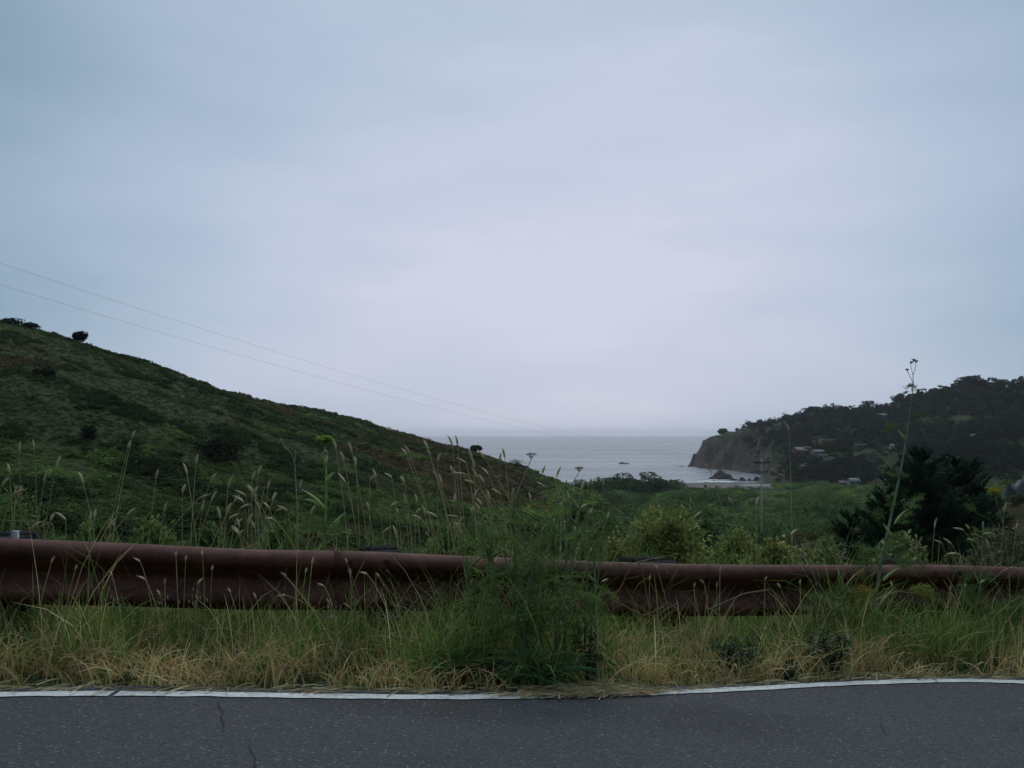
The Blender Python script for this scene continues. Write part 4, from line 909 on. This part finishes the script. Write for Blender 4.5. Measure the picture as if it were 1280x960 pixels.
back += [(float(_r.uniform(280, 345)), float(_r.uniform(598, 672)), float(_r.normal(0, .10))) for _ in range(20)] + [(float(_r.uniform(480, 640)), float(_r.uniform(570, 672)), float(_r.normal(-.13, .10))) for _ in range(22)] + [(float(_r.uniform(0, 280)), float(_r.uniform(600, 662)), float(_r.normal(.03, .09))) for _ in range(14)] + [(float(_r.uniform(660, 770)), float(_r.uniform(600, 680)), float(_r.normal(.0, .04))) for _ in range(10)]
for k, (a, b_, ln) in enumerate(back):
    Y = 5.4 + .32 * (a - CX) / F * 5.4 + .35 + .35 * ((k * 7) % 5) / 5
    stalk(a, b_, Y, ln * 1.6, LB, GB, 900 + k, head=float(rng.uniform(.05, .085)), hr=float(rng.uniform(.0048, .0068)), bend=float(rng.uniform(.3, 1.4)), droop=float(rng.choice([0, 0, .2, .5])))
front = [(578, 668, -.05), (598, 700, -.08), (612, 690, -.04), (640, 668, .02), (655, 700, .03), (672, 676, .0), (700, 690, .05), (718, 664, .06), (738, 690, .08), (752, 720, .08), (590, 640, -.12), (625, 735, -.1), (112, 666, 0), (175, 694, -.06), (220, 695, -.0), (232, 701, -.0), (140, 720, -.06), (181, 716, -.08), (265, 713, .01), (288, 741, -.05), (358, 721, -.2), (357, 736, -.22), (320, 748, -.05), (390, 705, .02), (382, 716, .03), (405, 725, -.06), (412, 756, -.05), (434, 704, -.05), (438, 718, -.01), (459, 710, -.14), (437, 760, -.12), (475, 722, -.1), (588, 732, .03), (583, 790, .01), (812, 725, 0), (868, 734, 0), (896, 734, .0), (880, 722, -.03), (822, 712, -.08), (975, 734, -.08), (1000, 730, .0), (1028, 741, -.05), (1046, 760, .03), (1188, 738, .01), (1206, 735, .01), (1226, 722, .03), (94, 712, .06), (64, 704, .05), (253, 694, -.02), (247, 722, 0), (206, 730, .0), (200, 745, -.04), (900, 715, .01), (956, 718, .0), (1115, 733, -.02)]
for k, (a, b_, ln) in enumerate(front):
    x_ = (a - CX) / F * 4.7; Y = float(edge(x_)) + .62 + .2 * ((k * 3) % 4) / 4
    stalk(a, b_, Y, ln * 1.3, LF, GF, 1200 + k, head=float(rng.uniform(.022, .036)), hr=float(rng.uniform(.0032, .0045)), bend=float(rng.uniform(.4, 1.0)), green=(k % 3 == 0), droop=.35 if k % 4 == 1 else 0.0)
# wild oats: drooping spikelets
def oat(px, py, Y, lean, seed):
    r = np.random.default_rng(seed); tip = at(px, py, Y); x0 = tip[0] - lean; z0 = float(terr(x0, Y)); o = tag(empty('wild_oat', (x0, Y, z0)), 'wild oat stem with drooping pale spikelets across the face of the guardrail', 'grass stalk', 'wild oats before the guardrail')
    tt = np.linspace(0, 1, 9)[:, None]; P = np.concatenate([x0 + lean * tt ** 1.8, Y + 0 * tt, z0 + (tip[2] - z0) * (tt + .12 * np.sin(tt * math.pi))], 1); b = MB(); b.tube(P, .0014, 4, (.20, .19, .09), cap=False); part(b, 'stem', M_stem, o)
    for q in range(7):
        f = r.uniform(.72, 1.0); i0 = min(int(f * 8), 7); c = P[i0] + (P[i0 + 1] - P[i0]) * (f * 8 - i0); e = c + np.array([r.normal() * .03, r.normal() * .02, -r.uniform(.01, .035)]); s_ = MB()
        s_.tube([c, (c + e) / 2 + [0, 0, .008], e], .0006, 3, (.2, .18, .1), cap=False); s_.tube([e, e + [.002, 0, -.008], e + [.003, 0, -.02]], [.001, .0032, .0004], 5, (.42, .38, .28), cap=False); part(s_, 'spikelet', M_stem, o)
for k, (a, b_, ln) in enumerate([(140, 738, -.06), (152, 745, -.04), (200, 738, .03), (240, 742, -.02), (250, 728, .02), (410, 762, .05), (408, 750, -.1), (440, 735, .04), (470, 720, .03), (487, 750, -.04), (500, 742, .06), (530, 760, -.02), (1010, 745, .04), (1048, 742, .03)]):
    x_ = (a - CX) / F * 4.6; oat(a, b_, float(edge(x_)) + .68, ln, 1500 + k)

# ------------------------------------------------------------------ fennel and other single plants
FST, FSH, FLF = (.22, .31, .19), (.40, .49, .20), (.13, .22, .065)
def threads(C, D, L, r, w=.0017, curl=.5):
    n = len(C); tt = np.linspace(0, 1, 4)[None, :, None]; D = unit(D); side = unit(np.cross(D, r.normal(size=(n, 3))))
    P = C[:, None] + D[:, None] * L[:, None, None] * tt + side[:, None] * (L * curl * r.uniform(-.3, .3, n))[:, None, None] * tt ** 2 - np.array([0, 0, 1]) * (L * .12)[:, None, None] * tt ** 2
    return ribbons(P, w, r)
def plume(mb, base, d, L, r, tint, dens=1.0, w=.0017):
    """one feathery leaf: a rib, side ribs, and hair-thin segments"""
    d = np.asarray(d, float); d = d / np.linalg.norm(d); tt = np.linspace(0, 1, 6)[:, None]
    rib = base + d * L * tt + np.array([0, 0, -.25]) * L * tt ** 2; mb.tube(rib, np.linspace(.0022, .0007, 6), 3, np.array(tint) * .9, cap=False)
    m = int(16 * dens); f = np.linspace(.18, .98, m); C = base + d * L * f[:, None] + np.array([0, 0, -.25]) * L * f[:, None] ** 2
    ax = unit(np.cross(d, [0, 0, 1.0])[None] + r.normal(size=(1, 3)) * .3)[0]; sgn = np.where(np.arange(m) % 2, 1, -1)[:, None]
    D = d * .75 + ax * sgn * .8 + r.normal(size=(m, 3)) * .3; Ls = L * .48 * (1.05 - f) * r.uniform(.7, 1.2, m) + .012
    V, Fc = threads(C, D, Ls, r, w); mb.add(V, Fc, rep(jit(tint, m, r, .3), 8))
    k = int(9 * dens); Cs, Ds, LL = [], [], []
    for q in range(m):
        g_ = r.uniform(.15, 1, k)[:, None]; Du = D[q] / np.linalg.norm(D[q]); Cs.append(C[q] + Du * Ls[q] * g_); Ds.append(Du * .7 + r.normal(size=(k, 3)) * .6); LL.append(Ls[q] * r.uniform(.25, .55, k))
    V, Fc = threads(np.concatenate(Cs), np.concatenate(Ds), np.concatenate(LL), r, w * .8); mb.add(V, Fc, rep(jit(tint, m * k, r, .35), 8))
def sheath(parent, base, d, L, r, tint=FSH, wd=.016):
    mb = MB()
    d = np.asarray(d, float); tt = np.linspace(0, 1, 7)[:, None]; P = base + (d / np.linalg.norm(d)) * L * tt + np.array([0, 0, -.18]) * L * tt ** 2.5
    w = np.array([.5, .9, 1, .85, .6, .35, .08]) * wd / 2; mb.tube(P, w, 6, np.array(tint) * r.uniform(.85, 1.15), cap=False); part(mb, 'leaf_sheath', M_stem, parent)
def umbel(mb, base, d, size, r, col_ray, col_fl, rays=12, flat_=True, fl=.006):
    d = np.asarray(d, float); d = d / np.linalg.norm(d); a1 = unit(np.cross(d, [.3, 1, .2])[None])[0]; a2 = np.cross(d, a1)
    for q in range(rays):
        th = q * 2.4; rr = math.sqrt((q + .5) / rays); e = base + d * size * .75 * (1 - .25 * rr) + (a1 * math.cos(th) + a2 * math.sin(th)) * size * .6 * rr
        mb.tube([base, (base + e) / 2 + d * size * .06, e], .0011, 3, col_ray, cap=False)
        m = 9; D = d + r.normal(size=(m, 3)) * .7; C = e + unit(r.normal(size=(m, 3))) * fl * r.uniform(.3, 1.6, (m, 1)); V, Fc = leaf_quads(C, D, fl * 1.3, fl, r); mb.add(V, Fc, rep(jit(col_fl, m, r, .25), 4))
def path(pts, Y, n=24):
    pts = np.array(pts, float); s = np.concatenate([[0], np.cumsum(np.hypot(*np.diff(pts, axis=0).T))]); q = np.linspace(0, s[-1], n); a = np.interp(q, s, pts[:, 0]); b = np.interp(q, s, pts[:, 1])
    k = np.array([.25, .5, .25]); a[1:-1] = np.convolve(a, k, 'valid'); b[1:-1] = np.convolve(b, k, 'valid')
    return np.array([at(x_, y_, Y) for x_, y_ in zip(a, b)])
def fennel_root(label, px, Y, name='fennel', cat='fennel plant'):
    x_ = (px - CX) / F * Y; return tag(empty(name, (x_, Y, float(terr(x_, Y)))), label, cat)

# tall fennel on the right
Y = 5.55; r = np.random.default_rng(41); o = fennel_root('tall single fennel stem reaching above the headland with feathery leaves below', 1086, Y)
x0 = o.location; b = MB(); root_py = HY + (CAMZ - x0[2]) / Y * F
P = path([(1084, root_py), (1091, 770), (1101, 705), (1114, 645), (1124, 598), (1131, 560), (1134, 540), (1142, 478), (1141, 466)], Y, 40); b.tube(P, np.interp(np.linspace(0, 1, 40), [0, .5, .8, 1], [.0105, .0085, .0045, .002]), 8, FST); part(b, 'stem', M_stem, o, True)
b = MB()
for (pa, pb, L_) in (((1091, 772), (1082, 722), .0), ((1094, 765), (1120, 725), 0), ((1100, 712), (1094, 682), 0), ((1104, 726), (1124, 705), 0), ((1114, 672), (1104, 650), 0), ((1118, 655), (1136, 630), 0), ((1131, 550), (1121, 534), 0), ((1112, 690), (1132, 676), 0), ((1085, 800), (1098, 755), 0), ((1083, 795), (1069, 745), 0)):
    A_, B_ = at(*pa, Y), at(*pb, Y - .02); sheath(o, A_, B_ - A_, np.linalg.norm(B_ - A_), r, wd=.019)
b = MB()
for (px_, py_, dx, dz, L_, n_) in ((1103, 690, 1, .35, .17, 6), (1100, 690, -1, .25, .17, 5), (1108, 675, .9, .6, .15, 4), (1120, 704, 1, -.1, .17, 4), (1096, 700, -1, -.1, .16, 4), (1104, 652, -.4, 1, .1, 2), (1136, 630, .8, .6, .12, 3), (1121, 535, -.8, .5, .09, 3), (1127, 600, -.6, .8, .08, 2), (1142, 515, .7, .2, .05, 2), (1140, 490, .5, .6, .05, 2), (1137, 488, -.6, .3, .03, 1), (1125, 655, .9, .9, .12, 2), (1118, 634, -.9, .9, .10, 2)):
    for q in range(n_): plume(b, at(px_, py_, Y) + r.normal(size=3) * .012, np.array([dx, r.normal() * .6, dz]) + r.normal(size=3) * .25, L_ * r.uniform(.7, 1.2), r, FLF, 1.15, .0022)
part(b, 'foliage', M_grass, o)
b = MB()
for q in range(9): plume(b, at(1138, 737, Y) + r.normal(size=3) * .01, np.array([1, r.normal() * .3, r.normal() * .22 + .05]), .16 * r.uniform(.6, 1.1), r, (.26, .29, .07), 1.1, .0024)
for q in range(8): plume(b, at(1096, 742, Y) + r.normal(size=3) * .01, np.array([-1, r.normal() * .3, r.normal() * .3 + .1]), .14 * r.uniform(.6, 1.1), r, (.40, .25, .05), 1.0, .0024)
tag(part(b, 'withered_leaf', M_grass, o), 'yellowing feathery leaf')
b = MB(); b.tube(path([(1141, 478), (1134, 463)], Y, 5), .0017, 5, FST, cap=False); b.tube(path([(1141, 470), (1144, 462), (1145, 453)], Y, 5), .0017, 5, FST, cap=False); b.tube(path([(1141, 468), (1138, 455)], Y, 5), .0014, 5, FST, cap=False)
for (px_, py_, s_) in ((1134, 464, .016), (1145, 454, .022), (1139, 455, .018), (1142, 452, .02)): umbel(b, at(px_, py_, Y), (0, 0, 1), s_, r, FST, (.15, .18, .06), 8, fl=.004)
part(b, 'flower_head', M_stem, o)

# big feathery fennel clump in the middle, in front of the rail
Y = 4.55; r = np.random.default_rng(42); o = fennel_root('large dark green feathery fennel clump in front of the middle of the guardrail', 655, Y)
rt = np.array(o.location); b = MB(); lf = MB()
tops = [(578, 690), (596, 650), (620, 625), (640, 605), (656, 655), (676, 632), (690, 612), (708, 600), (728, 618), (756, 668), (590, 715), (612, 660), (630, 690), (648, 640), (668, 690), (684, 655), (700, 620), (716, 655), (735, 700), (742, 640), (660, 720), (620, 740), (720, 735), (640, 760), (690, 760), (600, 780), (744, 770), (575, 760)]
for k, (px_, py_) in enumerate(tops):
    Yk = Y + r.uniform(-.12, .18); tip = at(px_, py_, Yk); rk = rt + [(px_ - 655) / F * Y * .75 + r.uniform(-.12, .12), r.uniform(-.06, .16), 0]; tt = np.linspace(0, 1, 12)[:, None]
    P = rk + (tip - rk) * np.concatenate([tt ** 1.35, tt, tt], 1); b.tube(P, np.linspace(.0085, .0022, 12), 6, np.array(FST) * r.uniform(.7, 1.1), cap=False)
    for q in range(7):
        f = r.uniform(.32, 1) ** .75; i0 = min(int(f * 11), 10); c = P[i0] + (P[i0 + 1] - P[i0]) * (f * 11 - i0); plume(lf, c, np.array([r.normal(), r.normal() * .8, r.uniform(-.25, .9)]), r.uniform(.10, .24), r, np.array((.20, .29, .08)) * r.uniform(.5, 1.4), .8, .003)
    for q in range(4):
        f = r.uniform(.3, .95); c = P[int(f * 11)]; sheath(o, c, np.array([r.normal() * .6, r.normal() * .2, 1]), r.uniform(.06, .16), r, np.array((.27, .36, .14)) * r.uniform(.5, 1.1), r.uniform(.009, .017))
part(b, 'stem', M_stem, o); part(lf, 'foliage', M_grass, o)

# fennel on the left, behind the rail
Y = 5.3; r = np.random.default_rng(43); o = fennel_root('pale green fennel shoot with a fan shaped tip standing before the left hillside', 398, Y)
b = MB(); root_py = HY + (CAMZ - o.location[2]) / Y * F; b.tube(path([(400, root_py), (405, 690), (407, 640), (408, 600), (406, 556)], Y, 24), np.linspace(.0105, .0055, 24), 7, (.25, .38, .15)); part(b, 'stem', M_stem, o, True)
b = MB()
for pa, pb in (((407, 602), (421, 588)), ((406, 636), (374, 606)), ((405, 634), (378, 622)), ((409, 668), (434, 634)), ((412, 666), (428, 648)), ((406, 566), (411, 564)), ((407, 580), (409, 565))):
    A_, B_ = at(*pa, Y), at(*pb, Y); sheath(o, A_, B_ - A_ + [0, 0, .02], np.linalg.norm(B_ - A_), r, (.42, .54, .19), .026)
b = MB()
for q in range(14):
    a = -1 + 2 * q / 13; plume(b, at(406, 556, Y), np.array([a * .8, r.normal() * .3, 1 - .3 * abs(a)]), .062 * r.uniform(.8, 1.1), r, (.32, .46, .10), 1.1, .0065)
for q in range(16): plume(b, at(400 + r.normal() * 14, 655 + r.normal() * 15, Y + r.normal() * .1), np.array([r.normal(), r.normal(), r.uniform(-.1, 1)]), r.uniform(.08, .17), r, (.12, .21, .055), 1.0, .0022)
part(b, 'foliage', M_grass, o)

# feathery shoots behind the rail, right of the middle and further left
for k, (px_, py_, Yk, lab, nn) in enumerate(((745, 600, 5.9, 'slim green fennel shoot behind the guardrail right of the dry umbels', 9), (365, 640, 5.9, 'low feathery green plant behind the guardrail left of the pale fennel shoot', 12), (600, 640, 5.7, 'feathery green plant behind the guardrail left of the large clump', 12), (1062, 720, 5.4, 'small feathery plant crossing the guardrail left of the tall fennel', 8), (1025, 735, 5.3, 'low feathery green tuft before the guardrail left of the tall fennel', 7), (1215, 700, 5.8, 'feathery green plant at the right end of the guardrail', 12), (800, 690, 5.9, 'wispy green plant just behind the guardrail at the tallest bush', 4), (1250, 740, 5.8, 'low feathery clump at the right edge before the guardrail', 12), (690, 640, 5.8, 'upright feathery green plant beneath the dry umbels', 14))):
    r = np.random.default_rng(1700 + k); o = fennel_root(lab, px_, Yk, 'fennel', 'fennel plant'); rt = np.array(o.location); tip = at(px_ + r.normal() * 6, py_, Yk); tt = np.linspace(0, 1, 10)[:, None]; b = MB(); lf = MB()
    for q in range(3):
        t2 = tip + [r.normal() * .06, r.normal() * .05, -abs(r.normal()) * .07]; P = rt + (t2 - rt) * np.concatenate([tt ** 1.3, tt, tt], 1); b.tube(P, np.linspace(.005, .0014, 10), 5, np.array((.11, .16, .06)) * r.uniform(.7, 1.1), cap=False)
        for z_ in range(nn):
            f = r.uniform(.35, 1); c = P[int(f * 9)]; plume(lf, c, np.array([r.normal(), r.normal(), r.uniform(0, 1)]), r.uniform(.06, .17), r, np.array((.13, .22, .06)) * r.uniform(.7, 1.25), .95, .0022)
    part(b, 'stem', M_stem, o); part(lf, 'foliage', M_grass, o)

# dry umbels
DRY = (.42, .36, .29)
for k, (pts, heads, Yk, lab) in enumerate((
        ([(612, 725), (632, 650), (664, 574)], [(664, 574, .05)], 5.5, 'tall dry umbel with a grey brown flat head against the sea'),
        ([(700, 735), (701, 650), (703, 625), (724, 590)], [(724, 590, .04), (695, 604, .034), (680, 602, .034)], 5.5, 'dry branching umbel plant with three small heads against the sea'),
        ([(372, 700), (372, 640), (368, 570), (353, 555)], [(353, 556, .028), (369, 560, .02)], 5.8, 'dead grey branching plant left of the pale fennel shoot'),
        ([(326, 700), (322, 650), (330, 612)], [(330, 612, .02), (318, 618, .016)], 5.8, 'dry branching plant among the pale stalks on the left'))):
    r = np.random.default_rng(1800 + k); o = fennel_root(lab, pts[0][0], Yk, 'dry_umbel', 'dry plant'); root_py = HY + (CAMZ - o.location[2]) / Yk * F; b = MB(); pts = [(pts[0][0], root_py)] + pts; b.tube(path(pts, Yk, 24), np.linspace(.0055, .0022, 24), 6, DRY)
    for (px_, py_, s_) in heads[1:]: b.tube(path([(pts[-2][0], pts[-2][1] + 8), ((pts[-2][0] + px_) / 2 + 1, (pts[-2][1] + py_) / 2 + 6), (px_, py_)], Yk, 6), .0022, 5, DRY, cap=False)
    part(b, 'stem', M_stem, o)
    for q, (px_, py_, s_) in enumerate(heads):
        b = MB(); umbel(b, at(px_, py_, Yk), (.15 * (q - 1) + .15, 0, 1), s_, r, DRY, (.34, .28, .2), 14, fl=.0045); part(b, 'flower_head', M_stem, o)

# yellow umbel at the right edge
Y = 5.9; r = np.random.default_rng(44); o = fennel_root('fennel at the right edge with one yellow flat flower head', 1258, Y); root_py = HY + (CAMZ - o.location[2]) / Y * F
b = MB(); b.tube(path([(1262, root_py), (1262, 720), (1255, 660), (1243, 617)], Y, 20), np.linspace(.005, .002, 20), 6, FST); b.tube(path([(1253, 655), (1256, 630), (1259, 606)], Y, 8), .002, 5, FST, cap=False); b.tube(path([(1258, 690), (1240, 650), (1218, 640), (1208, 636)], Y, 10), .002, 5, (.15, .18, .08), cap=False); b.tube(path([(1250, 660), (1228, 672), (1232, 700)], Y, 8), .002, 5, (.14, .17, .08), cap=False); part(b, 'stem', M_stem, o)
b = MB(); umbel(b, at(1243, 620, Y), (0, -.1, 1), .062, r, (.2, .22, .06), (.50, .42, .05), 22, fl=.008); tag(part(b, 'flower_head', M_stem, o), 'flat yellow flower head')
b = MB()
for (px_, py_) in ((1259, 606), (1208, 636), (1272, 645), (1225, 665)):
    for q in range(5): plume(b, at(px_, py_, Y), np.array([r.normal(), r.normal() * .5, r.uniform(.0, .8)]), .06, r, (.13, .18, .05), .7, .0025)
part(b, 'foliage', M_grass, o)
Y = 5.85; o = fennel_root('blue green fennel stem with pale leaf clasps left of the yellow flower head', 1226, Y); root_py = HY + (CAMZ - o.location[2]) / Y * F; b = MB(); b.tube(path([(1222, root_py), (1226, 720), (1229, 652)], Y, 16), np.linspace(.007, .004, 16), 7, FST); part(b, 'stem', M_stem, o, True)
b = MB(); lf = MB()
for pa, pb in (((1228, 668), (1244, 664)), ((1228, 672), (1214, 664)), ((1226, 705), (1236, 690)), ((1224, 730), (1214, 705))): A_, B_ = at(*pa, Y), at(*pb, Y); sheath(o, A_, B_ - A_, np.linalg.norm(B_ - A_), r, wd=.013)
for q in range(10): plume(lf, at(1228, 665 + 6 * q, Y), np.array([r.normal(), r.normal(), .4]), .1, r, FLF, .8)
part(lf, 'foliage', M_grass, o)

# broken yellow reed stems leaning on the rail
for k, (pts, Yk, lab, c) in enumerate((([(738, 765), (775, 738), (790, 702), (784, 681), (803, 712), (812, 768)], 4.75, 'bent yellow dry stem forming a peak over the guardrail', (.26, .19, .075)), ([(762, 748), (805, 770), (830, 758)], 4.75, 'short yellow stem lying low across the guardrail', (.26, .2, .085)), ([(885, 762), (930, 742), (962, 737)], 4.8, 'thin pale dry stem arching across the guardrail', (.28, .24, .14)), ([(0, 650), (66, 654), (70, 690)], 5.3, 'bent pale reed at the left end above the guardrail', (.24, .24, .13)), ([(50, 850), (95, 790), (125, 758)], 4.3, 'thick straw stem leaning below the left guardrail', (.30, .26, .13)))):
    b = MB(); P = path(pts, Yk, 26); b.tube(P, .0032, 5, c); lo_ = np.array(P[0]); tag(b.build('dry_reed', M_stem, origin=lo_), lab, 'dry reed')

# dark leafy weeds at the roadside
def weed(px, py, wpx, hpx, label, seed, col=(.07, .12, .06), n=650, leaf=.03):
    r = np.random.default_rng(seed); Y = 4.0
    for _ in range(30): Y = (CAMZ - float(terr((px - CX) / F * Y, Y))) * F / (py - HY)
    Y = max(Y, float(edge((px - CX) / F * Y)) + .12); x_ = (px - CX) / F * Y; z = float(terr(x_, Y)); o = tag(empty('roadside_weed', (x_, Y, z)), label, 'weed', 'leafy weeds at the road edge'); base = np.array([x_, Y, z]); w = wpx / F * Y; h = hpx / F * Y
    st = MB(); lf = MB()
    for q in range(16):
        az = r.uniform(0, 6.28); e = base + [math.cos(az) * w / 2 * r.uniform(.3, 1), math.sin(az) * w / 3 * r.uniform(.3, 1), h * r.uniform(.4, 1.05)]; m_ = base * .45 + e * .55 + [0, 0, .03]; st.tube([base, m_, e], [.003, .002, .001], 4, (.06, .09, .05), cap=False)
        k = n // 16; f = r.uniform(.2, 1, k)[:, None]; C = base * (1 - f) ** 2 + 2 * m_ * f * (1 - f) + e * f ** 2 + r.normal(size=(k, 3)) * .016; s_ = leaf * r.uniform(.5, 1.2, k); V, Fc = leaf_quads(C, r.normal(size=(k, 3)) + [0, 0, .4], s_, s_ * .5, r); lf.add(V, Fc, rep(jit(col, k, r, .4), 4))
    part(st, 'stem', M_stem, o); part(lf, 'foliage', M_leaf, o)
weed(1040, 848, 70, 62, 'dark blue green leafy weed on the road edge below the tall fennel', 61)
weed(985, 852, 34, 20, 'small low dark weed at the white line', 62, n=300, leaf=.022)
weed(925, 850, 75, 55, 'bushy dark weed in the dry grass right of the middle', 63)
def strappy(px, py, label, seed, n, L0, L1, pal):
    r = np.random.default_rng(seed); Y = 4.0
    for _ in range(30): Y = (CAMZ - float(terr((px - CX) / F * Y, Y))) * F / (py - HY)
    x_ = (px - CX) / F * Y; Y = max(Y, float(edge(x_)) + .14); z = float(terr(x_, Y)); o = tag(empty('roadside_weed', (x_, Y, z)), label, 'weed', 'leafy weeds at the road edge')
    rt_ = np.stack([x_ + r.normal(0, .05, n), Y + r.normal(0, .035, n), np.full(n, z)], 1); (V, Fc), _ = blades(rt_, r.uniform(L0, L1, n), r.uniform(.2, 1.6, n), r.uniform(0, 6.283, n), r.uniform(.006, .014, n), r, 6, .45)
    b = MB(); b.add(V, Fc, rep(jit(pal, n, r, .4), 12)); part(b, 'foliage', M_grass, o)
strappy(668, 864, 'dark strappy leaved tuft beside the road under the large fennel clump', 64, 260, .14, .34, (.10, .17, .06))
strappy(560, 852, 'long leaved green tuft at the road edge left of the large fennel clump', 69, 120, .16, .36, (.14, .22, .06))
weed(620, 858, 90, 40, 'low dark weed left of the strappy leaved tuft under the fennel clump', 65, (.05, .08, .03), 600)
weed(156, 864, 26, 16, 'tiny green tuft growing on the white line at the left', 66, (.07, .10, .04), 220, .02)
weed(735, 855, 40, 70, 'upright dark stemmed weed right of the strappy leaved tuft', 67, (.04, .07, .035), 300)
print('objects', len(bpy.data.objects))
